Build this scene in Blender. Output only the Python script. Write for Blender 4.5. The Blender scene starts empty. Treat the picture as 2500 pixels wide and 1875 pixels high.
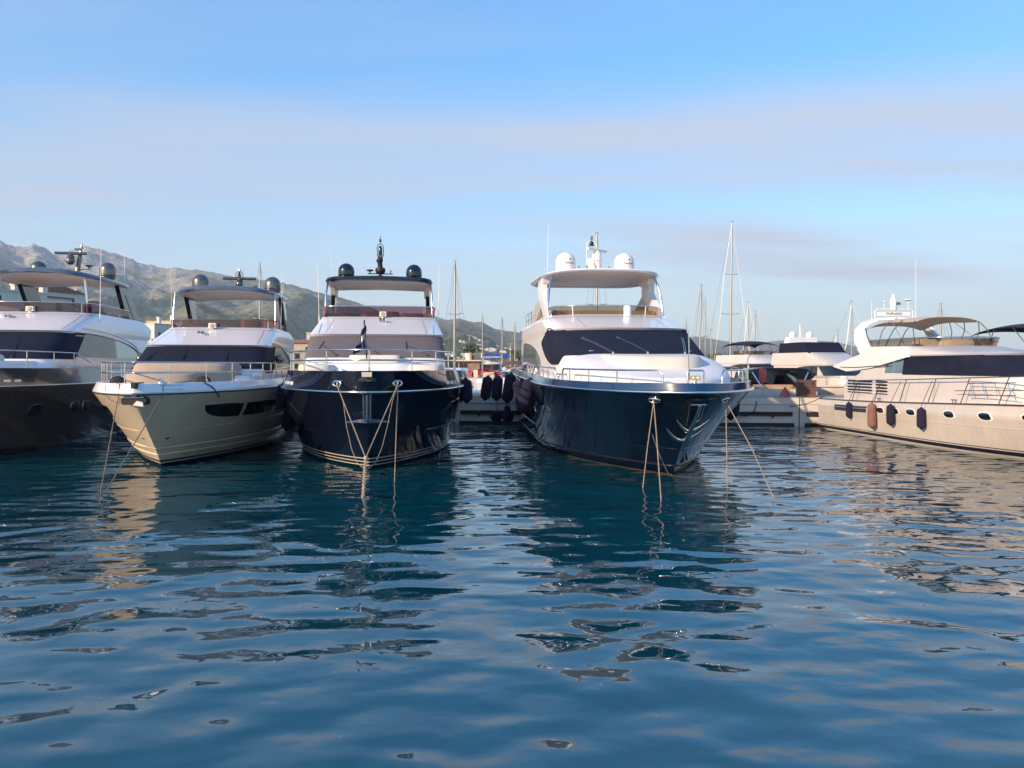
import bpy, bmesh, math, random
import numpy as np
from mathutils import Vector, Matrix

# ============================================================ camera, sky, sun, exposure
sc = bpy.context.scene
col = sc.collection
rad = math.radians
CAM_H = 3.1                      # eye height above the harbour water
FPX, CX, HY = 1878.0, 1250.0, 893.0   # focal length and horizon, in photograph pixels

cam_d = bpy.data.cameras.new('camera')
cam_d.sensor_width = 36.0
cam_d.lens = 36.0 * FPX / 2500.0
cam_d.shift_y = (HY - 937.5) / 2500.0
cam_d.clip_start = 0.1
cam_d.clip_end = 40000.0
cam = bpy.data.objects.new('camera', cam_d)
cam.location = (0, 0, CAM_H)
cam.rotation_euler = (rad(90), 0, 0)
col.objects.link(cam)
sc.camera = cam

SUN_TO = Vector((-0.68, -0.63, 0.35)).normalized()      # towards the sun
sun_el = math.asin(SUN_TO.z)
sun_az = math.atan2(SUN_TO.x, SUN_TO.y)

world = bpy.data.worlds.new('World')
sc.world = world
world.use_nodes = True
wn = world.node_tree.nodes
wl = world.node_tree.links
wn.clear()


def N(tree, kind, **kw):
    n = tree.nodes.new(kind)
    for k, v in kw.items():
        if k.startswith('i_'):
            n.inputs[k[2:].replace('_', ' ')].default_value = v
        else:
            setattr(n, k, v)
    return n


def mth(tree, op, a, b=None, c=None, clamp=False):
    n = tree.nodes.new('ShaderNodeMath')
    n.operation = op
    n.use_clamp = clamp
    for i, x in enumerate((a, b, c)):
        if x is None:
            continue
        if isinstance(x, (int, float)):
            n.inputs[i].default_value = x
        else:
            tree.links.new(x, n.inputs[i])
    return n.outputs[0]


def build_world():
    t = world.node_tree
    out = N(t, 'ShaderNodeOutputWorld')
    bg = N(t, 'ShaderNodeBackground')
    sky = N(t, 'ShaderNodeTexSky', sky_type='NISHITA', sun_disc=False, sun_elevation=sun_el,
            sun_rotation=sun_az, air_density=1.0, dust_density=0.6, ozone_density=1.6, altitude=0.0)
    tc = N(t, 'ShaderNodeTexCoord')
    sep = N(t, 'ShaderNodeSeparateXYZ')
    t.links.new(tc.outputs['Generated'], sep.inputs[0])
    x, y, z = sep.outputs
    zz = mth(t, 'MAXIMUM', z, 0.0)
    zz = mth(t, 'ADD', zz, 0.012)
    px = mth(t, 'DIVIDE', x, zz)          # where the view ray meets a flat cloud layer
    py = mth(t, 'DIVIDE', y, zz)
    comb = N(t, 'ShaderNodeCombineXYZ')
    t.links.new(px, comb.inputs[0])
    t.links.new(py, comb.inputs[1])
    n1 = N(t, 'ShaderNodeTexNoise', noise_dimensions='3D')
    n1.inputs['Scale'].default_value = 0.55
    n1.inputs['Detail'].default_value = 4
    n1.inputs['Roughness'].default_value = 0.5
    mp = N(t, 'ShaderNodeMapping')
    mp.inputs['Scale'].default_value = (0.55, 1.0, 1.0)
    mp.inputs['Rotation'].default_value = (0, 0, 0.12)
    mp.inputs['Location'].default_value = (3.1, 1.7, 0.4)
    t.links.new(comb.outputs[0], mp.inputs[0])
    t.links.new(mp.outputs[0], n1.inputs['Vector'])
    nz = mth(t, 'SUBTRACT', n1.outputs['Fac'], 0.5)
    # two long banks of thin grey cloud, their edges frayed by the noise
    q = mth(t, 'ADD', py, mth(t, 'MULTIPLY', mth(t, 'MAXIMUM', px, -0.6), 0.26))
    q = mth(t, 'ADD', q, mth(t, 'MULTIPLY', nz, 2.2))

    def bank(q, c, w, soft):
        d = mth(t, 'ABSOLUTE', mth(t, 'SUBTRACT', q, c))
        m = N(t, 'ShaderNodeMapRange', interpolation_type='SMOOTHSTEP')
        t.links.new(d, m.inputs['Value'])
        m.inputs['From Min'].default_value = w
        m.inputs['From Max'].default_value = w + soft
        m.inputs['To Min'].default_value = 1.0
        m.inputs['To Max'].default_value = 0.0
        return m.outputs[0]
    b1 = bank(q, 3.75, 0.35, 1.05)
    q2 = mth(t, 'SUBTRACT', py, mth(t, 'MULTIPLY', px, 1.0))
    q2 = mth(t, 'ADD', q2, mth(t, 'MULTIPLY', nz, 3.0))
    b2 = mth(t, 'MULTIPLY', bank(q2, 4.3, 0.5, 1.4), bank(py, 6.6, 1.1, 1.3))
    n2 = N(t, 'ShaderNodeTexNoise')
    n2.inputs['Scale'].default_value = 1.0
    n2.inputs['Detail'].default_value = 6
    mp2 = N(t, 'ShaderNodeMapping')
    mp2.inputs['Scale'].default_value = (0.36, 1.25, 1.0)
    mp2.inputs['Rotation'].default_value = (0, 0, 0.2)
    t.links.new(comb.outputs[0], mp2.inputs[0])
    t.links.new(mp2.outputs[0], n2.inputs['Vector'])
    wisp = N(t, 'ShaderNodeMapRange', interpolation_type='SMOOTHSTEP')
    t.links.new(n2.outputs['Fac'], wisp.inputs['Value'])
    wisp.inputs['From Min'].default_value = 0.38
    wisp.inputs['From Max'].default_value = 0.68
    banks = mth(t, 'MAXIMUM', b1, b2)
    tex = mth(t, 'ADD', mth(t, 'MULTIPLY', n2.outputs['Fac'], 1.9), -0.12)
    banks = mth(t, 'MULTIPLY', banks, tex, clamp=True)
    den = mth(t, 'MAXIMUM', mth(t, 'MULTIPLY', banks, 0.86), mth(t, 'MULTIPLY', wisp.outputs[0], 0.24))
    # the layer thins out into the haze right at the horizon
    hz = N(t, 'ShaderNodeMapRange', interpolation_type='SMOOTHSTEP')
    t.links.new(z, hz.inputs['Value'])
    hz.inputs['From Min'].default_value = 0.02
    hz.inputs['From Max'].default_value = 0.12
    den = mth(t, 'MULTIPLY', den, hz.outputs[0], clamp=True)
    hsv = N(t, 'ShaderNodeHueSaturation')
    hsv.inputs['Saturation'].default_value = SKY_SAT
    hsv.inputs['Value'].default_value = 1.0
    gm = N(t, 'ShaderNodeGamma')
    gm.inputs['Gamma'].default_value = SKY_GAMMA
    t.links.new(sky.outputs[0], gm.inputs['Color'])
    tn = N(t, 'ShaderNodeMix', data_type='RGBA', blend_type='MULTIPLY')
    tn.inputs['Factor'].default_value = 1.0
    tn.inputs['B'].default_value = (0.96, 1.0, 1.06, 1)
    t.links.new(gm.outputs[0], tn.inputs['A'])
    t.links.new(tn.outputs['Result'], hsv.inputs['Color'])
    # pale veil of sea air low over the whole horizon
    ve = N(t, 'ShaderNodeMapRange', interpolation_type='SMOOTHSTEP')
    t.links.new(z, ve.inputs['Value'])
    ve.inputs['From Min'].default_value = 0.0
    ve.inputs['From Max'].default_value = 0.24
    ve.inputs['To Min'].default_value = 0.85
    ve.inputs['To Max'].default_value = 0.0
    vm = N(t, 'ShaderNodeMix', data_type='RGBA')
    t.links.new(ve.outputs[0], vm.inputs['Factor'])
    t.links.new(hsv.outputs[0], vm.inputs['A'])
    vm.inputs['B'].default_value = VEIL
    mix = N(t, 'ShaderNodeMix', data_type='RGBA')
    t.links.new(den, mix.inputs['Factor'])
    t.links.new(vm.outputs['Result'], mix.inputs['A'])
    mix.inputs['B'].default_value = CLOUD
    t.links.new(mix.outputs['Result'], bg.inputs['Color'])
    bg.inputs['Strength'].default_value = SKY_STRENGTH
    t.links.new(bg.outputs[0], out.inputs['Surface'])


SKY_SAT = 1.62
SKY_GAMMA = 0.72
SKY_STRENGTH = 0.142
CLOUD = (1.56, 1.68, 2.00, 1.0)
VEIL = (1.72, 2.12, 2.18, 1.0)
build_world()

sun_d = bpy.data.lights.new('sun', 'SUN')
sun_d.energy = 2.15
sun_d.angle = rad(0.6)
sun_d.color = (1.0, 0.73, 0.48)
sun = bpy.data.objects.new('sun', sun_d)
sun.rotation_euler = SUN_TO.to_track_quat('Z', 'Y').to_euler()
sun.location = (-30, -20, 30)
col.objects.link(sun)

sc.view_settings.view_transform = 'Standard'
sc.view_settings.look = 'None'
sc.view_settings.gamma = 1.0
sc.view_settings.use_curve_mapping = False
sc.view_settings.exposure = 1.54
sc.render.engine = 'CYCLES'
sc.cycles.max_bounces = 8
sc.cycles.transparent_max_bounces = 16
sc.cycles.volume_bounces = 0
sc.cycles.use_denoising = True

random.seed(7)
rnd = random.Random(11)


# ============================================================ helpers
def P(px, py, Y):
    """photograph pixel + distance along the view -> world point"""
    return Vector(((px - CX) / FPX * Y, Y, CAM_H - (py - HY) / FPX * Y))


def W(px, py):
    """photograph pixel on the water surface -> world point"""
    return P(px, py, CAM_H * FPX / (py - HY))


def sm(t):
    t = max(0.0, min(1.0, t))
    return t * t * (3 - 2 * t)


def lerp(a, b, t):
    return a + (b - a) * t


def interp(tab, x):
    if x <= tab[0][0]:
        return tab[0][1]
    for (x0, v0), (x1, v1) in zip(tab, tab[1:]):
        if x <= x1:
            return v0 + (v1 - v0) * (x - x0) / (x1 - x0)
    return tab[-1][1]


def arc(a, b, sag, n=14):
    a, b = Vector(a), Vector(b)
    return [a.lerp(b, i / n) - Vector((0, 0, sag * 4 * (i / n) * (1 - i / n))) for i in range(n + 1)]


class MB:
    def __init__(s):
        s.v, s.f = [], []

    def add(s, vs, fs):
        o = len(s.v)
        s.v += [tuple(v) for v in vs]
        s.f += [tuple(i + o for i in f) for f in fs]
        return s

    def grid(s, rows, closed=False):
        m = len(rows[0])
        vs = [p for r in rows for p in r]
        fs = []
        for i in range(len(rows) - 1):
            for j in range(m if closed else m - 1):
                k = (j + 1) % m
                fs.append((i * m + j, i * m + k, (i + 1) * m + k, (i + 1) * m + j))
        return s.add(vs, fs)

    def poly(s, pts):
        return s.add(pts, [tuple(range(len(pts)))])

    def box(s, c, d, rz=0.0, top=1.0):
        cx, cy, cz = c
        hx, hy, hz = d[0] / 2, d[1] / 2, d[2] / 2
        vs = []
        for dz, k in ((-hz, 1.0), (hz, top)):
            for dx, dy in ((-hx, -hy), (hx, -hy), (hx, hy), (-hx, hy)):
                x, y = dx * k, dy * k
                vs.append((cx + x * math.cos(rz) - y * math.sin(rz), cy + x * math.sin(rz) + y * math.cos(rz), cz + dz))
        return s.add(vs, [(3, 2, 1, 0), (4, 5, 6, 7), (0, 1, 5, 4), (1, 2, 6, 5), (2, 3, 7, 6), (3, 0, 4, 7)])

    def tube(s, pts, r, n=8, closed=False, caps=True):
        pts = [Vector(p) for p in pts]
        m = len(pts)
        rows = []
        up = None
        for i, p in enumerate(pts):
            a = pts[i - 1] if (i > 0 or closed) else p
            b = pts[(i + 1) % m] if (i < m - 1 or closed) else p
            d = (b - a)
            if d.length < 1e-9:
                d = Vector((0, 0, 1))
            d.normalize()
            if up is None:
                up = Vector((0, 0, 1)) if abs(d.z) < 0.9 else Vector((1, 0, 0))
            u = (up - d * up.dot(d))
            if u.length < 1e-6:
                u = d.orthogonal()
            u.normalize()
            up = u
            w = d.cross(u)
            rr = r[i] if isinstance(r, (list, tuple)) else r
            rows.append([p + (u * math.cos(2 * math.pi * k / n) + w * math.sin(2 * math.pi * k / n)) * rr for k in range(n)])
        if closed:
            rows.append(rows[0])
        s.grid(rows, closed=True)
        if caps and not closed:
            s.poly(list(reversed(rows[0])))
            s.poly(rows[-1])
        return s

    def lathe(s, prof, c=(0, 0, 0), n=20, axis='Z'):
        rows = []
        for r, z in prof:
            ring = []
            for k in range(n):
                a = 2 * math.pi * k / n
                x, y = r * math.cos(a), r * math.sin(a)
                if axis == 'Z':
                    ring.append((c[0] + x, c[1] + y, c[2] + z))
                elif axis == 'Y':
                    ring.append((c[0] + x, c[1] + z, c[2] + y))
                else:
                    ring.append((c[0] + z, c[1] + x, c[2] + y))
            rows.append(ring)
        s.grid(rows, closed=True)
        if prof[0][0] > 1e-4:
            s.poly(list(reversed(rows[0])))
        if prof[-1][0] > 1e-4:
            s.poly(rows[-1])
        return s

    def prism(s, poly, axis, a0, a1):
        """poly of 2-D points extruded along an axis: 'X' (y,z), 'Y' (x,z), 'Z' (x,y)"""
        def mk(p, a):
            return {'X': (a, p[0], p[1]), 'Y': (p[0], a, p[1]), 'Z': (p[0], p[1], a)}[axis]
        n = len(poly)
        vs = [mk(p, a0) for p in poly] + [mk(p, a1) for p in poly]
        fs = [tuple(reversed(range(n))), tuple(range(n, 2 * n))]
        fs += [(i, (i + 1) % n, n + (i + 1) % n, n + i) for i in range(n)]
        return s.add(vs, fs)

    def strip(s, path, width, thick):
        return s.tube(path, width, 4)

    def build(s, name, m, parent=None, smooth=35, solid=0.0, recalc=True, merge=True):
        me = bpy.data.meshes.new(name)
        me.from_pydata(s.v, [], s.f)
        bm = bmesh.new()
        bm.from_mesh(me)
        if merge:
            bmesh.ops.remove_doubles(bm, verts=bm.verts, dist=1e-5)
        if recalc:
            bmesh.ops.recalc_face_normals(bm, faces=bm.faces)
        if solid:
            bmesh.ops.solidify(bm, geom=list(bm.faces), thickness=solid)
        bm.to_mesh(me)
        bm.free()
        if smooth:
            me.shade_smooth()
            me.set_sharp_from_angle(angle=rad(smooth))
        o = bpy.data.objects.new(name, me)
        if m:
            me.materials.append(m)
        col.objects.link(o)
        if parent:
            o.parent = parent
        return o


def tag(o, label, cat, group=None):
    o['label'] = label
    o['category'] = cat
    if group:
        o['group'] = group
    return o


def thing(name, label, cat, loc=(0, 0, 0), rz=0.0, group=None):
    o = bpy.data.objects.new(name, None)
    o.empty_display_size = 0.3
    o.location = loc
    o.rotation_euler = (0, 0, rz)
    col.objects.link(o)
    return tag(o, label, cat, group)


def struct(o):
    o['kind'] = 'structure'
    return o


# ============================================================ materials
def mat(name, c, rough=0.5, metal=0.0, var=0.06, vscale=1.5, bump=0.0, bscale=20.0, coat=0.0, spec=0.5,
        c2=None, detail=4, streak=0.0):
    m = bpy.data.materials.new(name)
    m.use_nodes = True
    t = m.node_tree
    b = t.nodes['Principled BSDF']
    b.inputs['Roughness'].default_value = rough
    b.inputs['Metallic'].default_value = metal
    b.inputs['Coat Weight'].default_value = coat
    b.inputs['Coat Roughness'].default_value = 0.04
    b.inputs['Specular IOR Level'].default_value = spec
    tc = N(t, 'ShaderNodeTexCoord')
    nz = N(t, 'ShaderNodeTexNoise')
    nz.inputs['Scale'].default_value = vscale
    nz.inputs['Detail'].default_value = detail
    t.links.new(tc.outputs['Object'], nz.inputs['Vector'])
    mix = N(t, 'ShaderNodeMix', data_type='RGBA')
    mix.inputs['A'].default_value = (*[x * (1 - var) for x in c], 1)
    mix.inputs['B'].default_value = (*([min(1, x * (1 + var)) for x in c] if c2 is None else c2), 1)
    rr = N(t, 'ShaderNodeMapRange')
    rr.inputs['From Min'].default_value = 0.3
    rr.inputs['From Max'].default_value = 0.7
    t.links.new(nz.outputs['Fac'], rr.inputs['Value'])
    t.links.new(rr.outputs[0], mix.inputs['Factor'])
    res = mix.outputs['Result']
    if streak:
        # faint run-off streaks and salt marks down the surface
        mp = N(t, 'ShaderNodeMapping')
        mp.inputs['Scale'].default_value = (5.0, 5.0, 0.35)
        t.links.new(tc.outputs['Object'], mp.inputs[0])
        ns = N(t, 'ShaderNodeTexNoise')
        ns.inputs['Scale'].default_value = 1.6
        ns.inputs['Detail'].default_value = 6
        ns.inputs['Roughness'].default_value = 0.65
        t.links.new(mp.outputs[0], ns.inputs['Vector'])
        sr = N(t, 'ShaderNodeMapRange')
        sr.inputs['From Min'].default_value = 0.48
        sr.inputs['From Max'].default_value = 0.72
        sr.inputs['To Max'].default_value = streak
        t.links.new(ns.outputs['Fac'], sr.inputs['Value'])
        sm_ = N(t, 'ShaderNodeMix', data_type='RGBA')
        t.links.new(sr.outputs[0], sm_.inputs['Factor'])
        t.links.new(res, sm_.inputs['A'])
        sm_.inputs['B'].default_value = (0.16, 0.14, 0.11, 1)
        res = sm_.outputs['Result']
    t.links.new(res, b.inputs['Base Color'])
    if bump:
        nb = N(t, 'ShaderNodeTexNoise')
        nb.inputs['Scale'].default_value = bscale
        nb.inputs['Detail'].default_value = 5
        t.links.new(tc.outputs['Object'], nb.inputs['Vector'])
        bp = N(t, 'ShaderNodeBump')
        bp.inputs['Strength'].default_value = 1.0
        bp.inputs['Distance'].default_value = bump
        t.links.new(nb.outputs['Fac'], bp.inputs['Height'])
        t.links.new(bp.outputs[0], b.inputs['Normal'])
    return m


def tint(name, c, gloss=0.12):
    """thin tinted acrylic: coloured transparency with a mirror coat"""
    m = bpy.data.materials.new(name)
    m.use_nodes = True
    t = m.node_tree
    t.nodes.clear()
    out = N(t, 'ShaderNodeOutputMaterial')
    tr = N(t, 'ShaderNodeBsdfTransparent')
    tr.inputs[0].default_value = (*c, 1)
    gl = N(t, 'ShaderNodeBsdfGlossy')
    gl.inputs['Roughness'].default_value = 0.03
    fr = N(t, 'ShaderNodeFresnel')
    fr.inputs['IOR'].default_value = 1.5
    f = mth(t, 'ADD', mth(t, 'MULTIPLY', fr.outputs[0], 0.9), gloss, clamp=True)
    mx = N(t, 'ShaderNodeMixShader')
    t.links.new(f, mx.inputs[0])
    t.links.new(tr.outputs[0], mx.inputs[1])
    t.links.new(gl.outputs[0], mx.inputs[2])
    t.links.new(mx.outputs[0], out.inputs[0])
    return m


M = {}
M['gel'] = mat('white gelcoat', (0.77, 0.755, 0.77), 0.22, var=0.025, vscale=0.8, coat=0.4, bump=0.0008, bscale=1.6)
M['gel_cream'] = mat('cream gelcoat', (0.52, 0.47, 0.415), 0.30, streak=0.14, var=0.07, vscale=1.2, coat=0.3, bump=0.0015, bscale=1.2)
M['gel_matt'] = mat('moulded deck', (0.68, 0.665, 0.67), 0.55, var=0.04, vscale=3)
M['gel_old'] = mat('aged white gelcoat', (0.57, 0.535, 0.52), 0.3, streak=0.10, var=0.04, vscale=0.8, coat=0.3, bump=0.001, bscale=1.4)
M['bulwark_sky_sheen'] = mat('blue hull paint with painted sky sheen', (0.007, 0.030, 0.090), 0.12, var=0.12, vscale=0.6, coat=0.5)  # hull paint made lighter blue, sky reflection put into the colour
M['navy'] = mat('navy hull paint', (0.0035, 0.0045, 0.014), 0.06, var=0.2, vscale=0.6, coat=0.35, bump=0.004, bscale=0.7)
M['blue'] = mat('dark blue hull paint', (0.0022, 0.0055, 0.017), 0.06, var=0.15, vscale=0.6, coat=0.3, bump=0.005, bscale=0.7)
M['gold'] = mat('pale gold metallic hull paint', (0.71, 0.575, 0.42), 0.34, metal=0.10, streak=0.10, var=0.06, vscale=0.8, coat=0.5, bump=0.0012, bscale=1.0)
M['bronze'] = mat('dark bronze metallic hull paint', (0.046, 0.043, 0.044), 0.16, metal=0.25, var=0.1, vscale=0.8, coat=0.5, bump=0.0012, bscale=0.9)
M['gunmetal'] = mat('gunmetal paint', (0.16, 0.145, 0.135), 0.28, metal=0.75, var=0.08, coat=0.3)
M['slate'] = mat('blue grey roof paint', (0.10, 0.135, 0.20), 0.18, metal=0.3, var=0.08, coat=0.6)
M['black'] = mat('black gloss', (0.006, 0.007, 0.010), 0.12, var=0.2, coat=0.4)
M['blackmat'] = mat('black matt', (0.012, 0.012, 0.014), 0.6, var=0.3)
M['rubber'] = mat('black rubber', (0.016, 0.014, 0.015), 0.8, var=0.35, vscale=4)
M['boot'] = mat('dark boot top', (0.010, 0.009, 0.022), 0.3, var=0.2)
M['chrome'] = mat('polished steel', (0.62, 0.60, 0.58), 0.14, metal=1.0, var=0.04)
M['alu'] = mat('anodised mast', (0.36, 0.34, 0.31), 0.38, metal=0.7, var=0.08)
M['cov_navy'] = mat('navy window mesh cover', (0.0075, 0.0105, 0.027), 0.85, spec=0.25, var=0.22, vscale=2.2, bump=0.006, bscale=1.4)
M['cov_grey'] = mat('grey window mesh cover', (0.115, 0.098, 0.108), 0.85, var=0.05, vscale=2, bump=0.003, bscale=1.5)
M['cov_tan'] = mat('tan canvas cover', (0.34, 0.275, 0.22), 0.9, var=0.07, vscale=2, bump=0.03, bscale=1.3)
M['canvas_tan'] = mat('beige bimini canvas', (0.46, 0.385, 0.30), 0.9, var=0.06, bump=0.01, bscale=2)
M['canvas_dark'] = mat('dark blue bimini canvas', (0.011, 0.011, 0.022), 0.9, var=0.15, bump=0.01, bscale=2)
M['cushion'] = mat('cream cushion', (0.60, 0.555, 0.50), 0.8, var=0.05, bump=0.004, bscale=5)
M['brownseat'] = mat('brown leather seat', (0.13, 0.065, 0.055), 0.5, var=0.15)
M['tanseat'] = mat('tan leather seat', (0.38, 0.25, 0.14), 0.55, var=0.12)
M['liner'] = mat('cream headliner', (0.56, 0.48, 0.41), 0.45, var=0.04)
M['glass'] = mat('dark window glass', (0.008, 0.010, 0.013), 0.03, var=0.3, vscale=0.5, spec=0.8, coat=0.4)
M['mirror'] = mat('mirrored window glass', (0.30, 0.36, 0.36), 0.04, metal=0.85, var=0.12, vscale=0.25, bump=0.004, bscale=0.35)
M['mirror_dark_reflection'] = mat('dark mirrored glass with painted reflection', (0.085, 0.085, 0.085), 0.05, metal=0.7, var=0.35, vscale=0.4, bump=0.006, bscale=0.5)  # dark tone paints in the gold yacht's reflection; pillar glass shares it
M['plum'] = tint('plum tinted screen', (0.34, 0.16, 0.21), 0.05)
M['smoke'] = tint('smoke tinted screen', (0.45, 0.36, 0.26), 0.04)
M['clear'] = tint('clear panel', (0.72, 0.80, 0.82), 0.10)
M['fender'] = mat('navy fender cover', (0.008, 0.008, 0.030), 0.95, var=0.25, vscale=6, bump=0.004, bscale=40)
M['fender_brown'] = mat('brown fender cover', (0.20, 0.10, 0.075), 0.95, var=0.15, vscale=5, bump=0.004, bscale=40)
M['rope'] = mat('beige rope', (0.25, 0.195, 0.14), 0.9, var=0.25, vscale=14, bump=0.004, bscale=60)
M['rope_dark'] = mat('dark rope', (0.018, 0.014, 0.018), 0.9, var=0.3, vscale=10)
M['rope_thin'] = mat('grey brown rope', (0.16, 0.12, 0.09), 0.9, var=0.3, vscale=10)
M['concrete'] = mat('painted pontoon concrete', (0.58, 0.52, 0.45), 0.8, var=0.10, vscale=1.3, bump=0.006, bscale=9)
M['deckwood'] = mat('pontoon decking', (0.30, 0.25, 0.20), 0.8, var=0.15, vscale=4, bump=0.004)
M['red'] = mat('faded red plastic', (0.52, 0.065, 0.04), 0.5, var=0.15)
M['carred'] = mat('red car paint', (0.34, 0.006, 0.010), 0.12, var=0.05, coat=1.0)
M['brown'] = mat('brown wood box', (0.12, 0.062, 0.042), 0.8, var=0.2)
M['terracotta'] = mat('terracotta', (0.36, 0.12, 0.06), 0.8, var=0.15)
M['wallwhite'] = mat('whitewashed wall', (0.62, 0.58, 0.52), 0.9, var=0.07, vscale=0.5)
M['wallcream'] = mat('cream wall', (0.55, 0.45, 0.32), 0.9, var=0.1, vscale=0.4)
M['stonewall'] = mat('brown stone wall', (0.24, 0.165, 0.11), 0.9, var=0.3, vscale=2.0)
M['tile'] = mat('clay roof tile', (0.26, 0.135, 0.085), 0.9, var=0.2, vscale=1.5)
M['shutter'] = mat('dark window opening', (0.022, 0.03, 0.036), 0.25, var=0.3)
M['trunk'] = mat('palm trunk', (0.11, 0.075, 0.05), 0.9, var=0.3, vscale=5)
M['leaf'] = mat('dry green leaves', (0.055, 0.075, 0.028), 0.8, var=0.4, vscale=1.2)
M['gold_light'] = mat('brass light', (0.70, 0.52, 0.22), 0.25, metal=0.8)
M['lens'] = mat('clear lamp lens', (0.75, 0.70, 0.62), 0.15, var=0.05)
M['bellmetal'] = mat('bell bronze', (0.10, 0.07, 0.035), 0.3, metal=0.9)
M['navlight'] = mat('nav light plastic', (0.55, 0.12, 0.05), 0.4)
M['skyblue'] = mat('blue tarpaulin', (0.02, 0.06, 0.30), 0.6, var=0.2)
M['ink'] = mat('dark print', (0.03, 0.03, 0.03), 0.6)
M['flagblue'] = mat('navy and white pennant cloth', (0.02, 0.03, 0.09), 0.9, var=0.1)
M['paintwhite'] = mat('white paint', (0.74, 0.70, 0.66), 0.35, var=0.04)
M['alga'] = mat('weed stained chain', (0.40, 0.31, 0.21), 0.7, metal=0.2, var=0.3, vscale=12)


# ============================================================ water
def water_material():
    m = bpy.data.materials.new('harbour water')
    m.use_nodes = True
    t = m.node_tree
    b = t.nodes['Principled BSDF']
    b.inputs['IOR'].default_value = 1.85
    b.inputs['Roughness'].default_value = 0.012
    b.inputs['Base Color'].default_value = WATER_COL
    b.inputs['Specular IOR Level'].default_value = 0.5
    tc = N(t, 'ShaderNodeTexCoord')

    def ripple(scale, stretch, rot, detail, rough, dist=0.0, loc=(0, 0, 0)):
        mp = N(t, 'ShaderNodeMapping')
        mp.inputs['Scale'].default_value = (stretch[0], stretch[1], 1)
        mp.inputs['Rotation'].default_value = (0, 0, rot)
        mp.inputs['Location'].default_value = loc
        t.links.new(tc.outputs['Object'], mp.inputs[0])
        n = N(t, 'ShaderNodeTexNoise')
        n.inputs['Scale'].default_value = scale
        n.inputs['Detail'].default_value = detail
        n.inputs['Roughness'].default_value = rough
        n.inputs['Distortion'].default_value = dist
        t.links.new(mp.outputs[0], n.inputs['Vector'])
        return n.outputs['Fac']
    big = ripple(0.50, (0.75, 1.0), 0.25, 0.0, 0.4, 0.2)
    mid = ripple(1.95, (0.68, 1.0), -0.20, 0.2, 0.4, 0.25, (3, 7, 0))
    small = ripple(5.5, (0.75, 1.0), 0.12, 0.8, 0.45, 0.2, (9, 2, 0))
    # patches of calmer and more ruffled water
    gust = ripple(0.10, (0.8, 1.0), 0.4, 2.0, 0.5, 0.0, (5, 1, 0))
    g = N(t, 'ShaderNodeMapRange')
    t.links.new(gust, g.inputs['Value'])
    g.inputs['From Min'].default_value = 0.35
    g.inputs['From Max'].default_value = 0.65
    g.inputs['To Min'].default_value = 0.55
    g.inputs['To Max'].default_value = 1.25
    h = mth(t, 'ADD', mth(t, 'MULTIPLY', big, WAVE[0]), mth(t, 'MULTIPLY', mid, WAVE[1]))
    h = mth(t, 'ADD', h, mth(t, 'MULTIPLY', mth(t, 'MULTIPLY', small, WAVE[2]), g.outputs[0]))
    bp = N(t, 'ShaderNodeBump')
    bp.inputs['Strength'].default_value = 1.0
    bp.inputs['Distance'].default_value = 1.0
    t.links.new(h, bp.inputs['Height'])
    t.links.new(bp.outputs[0], b.inputs['Normal'])
    return m


WATER_COL = (0.0010, 0.046, 0.066, 1)
WAVE = (0.135, 0.056, 0.0050)
M['water'] = water_material()

mb = MB()
xs = [-8800, -3000, -800, -200, -60, 0, 60, 200, 800, 3000, 8800]
ys = [-250, -40, 0, 10, 20, 40, 80, 200, 800, 3000, 11400]
mb.grid([[(x, y, 0) for x in xs] for y in ys])
struct(mb.build('water', M['water'], smooth=0))


# ============================================================ mountains and shore
def vnoise(x, y, seed):
    """smooth value noise, numpy"""
    xi = np.floor(x).astype(np.int64)
    yi = np.floor(y).astype(np.int64)
    fx, fy = x - xi, y - yi
    fx = fx * fx * (3 - 2 * fx)
    fy = fy * fy * (3 - 2 * fy)

    def h(a, b):
        n = (a * 374761393 + b * 668265263 + seed * 974634777) & 0x7fffffff
        n = ((n ^ (n >> 13)) * 1274126177) & 0x7fffffff
        return ((n ^ (n >> 16)) & 0xffff) / 65535.0
    return (h(xi, yi) * (1 - fx) + h(xi + 1, yi) * fx) * (1 - fy) + (h(xi, yi + 1) * (1 - fx) + h(xi + 1, yi + 1) * fx) * fy


def fbm(x, y, seed, octv=5, ridged=False):
    s = np.zeros_like(x)
    a, tot = 1.0, 0.0
    for k in range(octv):
        n = vnoise(x * 2 ** k, y * 2 ** k, seed + k * 17)
        if ridged:
            n = 1 - np.abs(2 * n - 1)
        s += a * n
        tot += a
        a *= 0.5
    return s / tot


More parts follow.
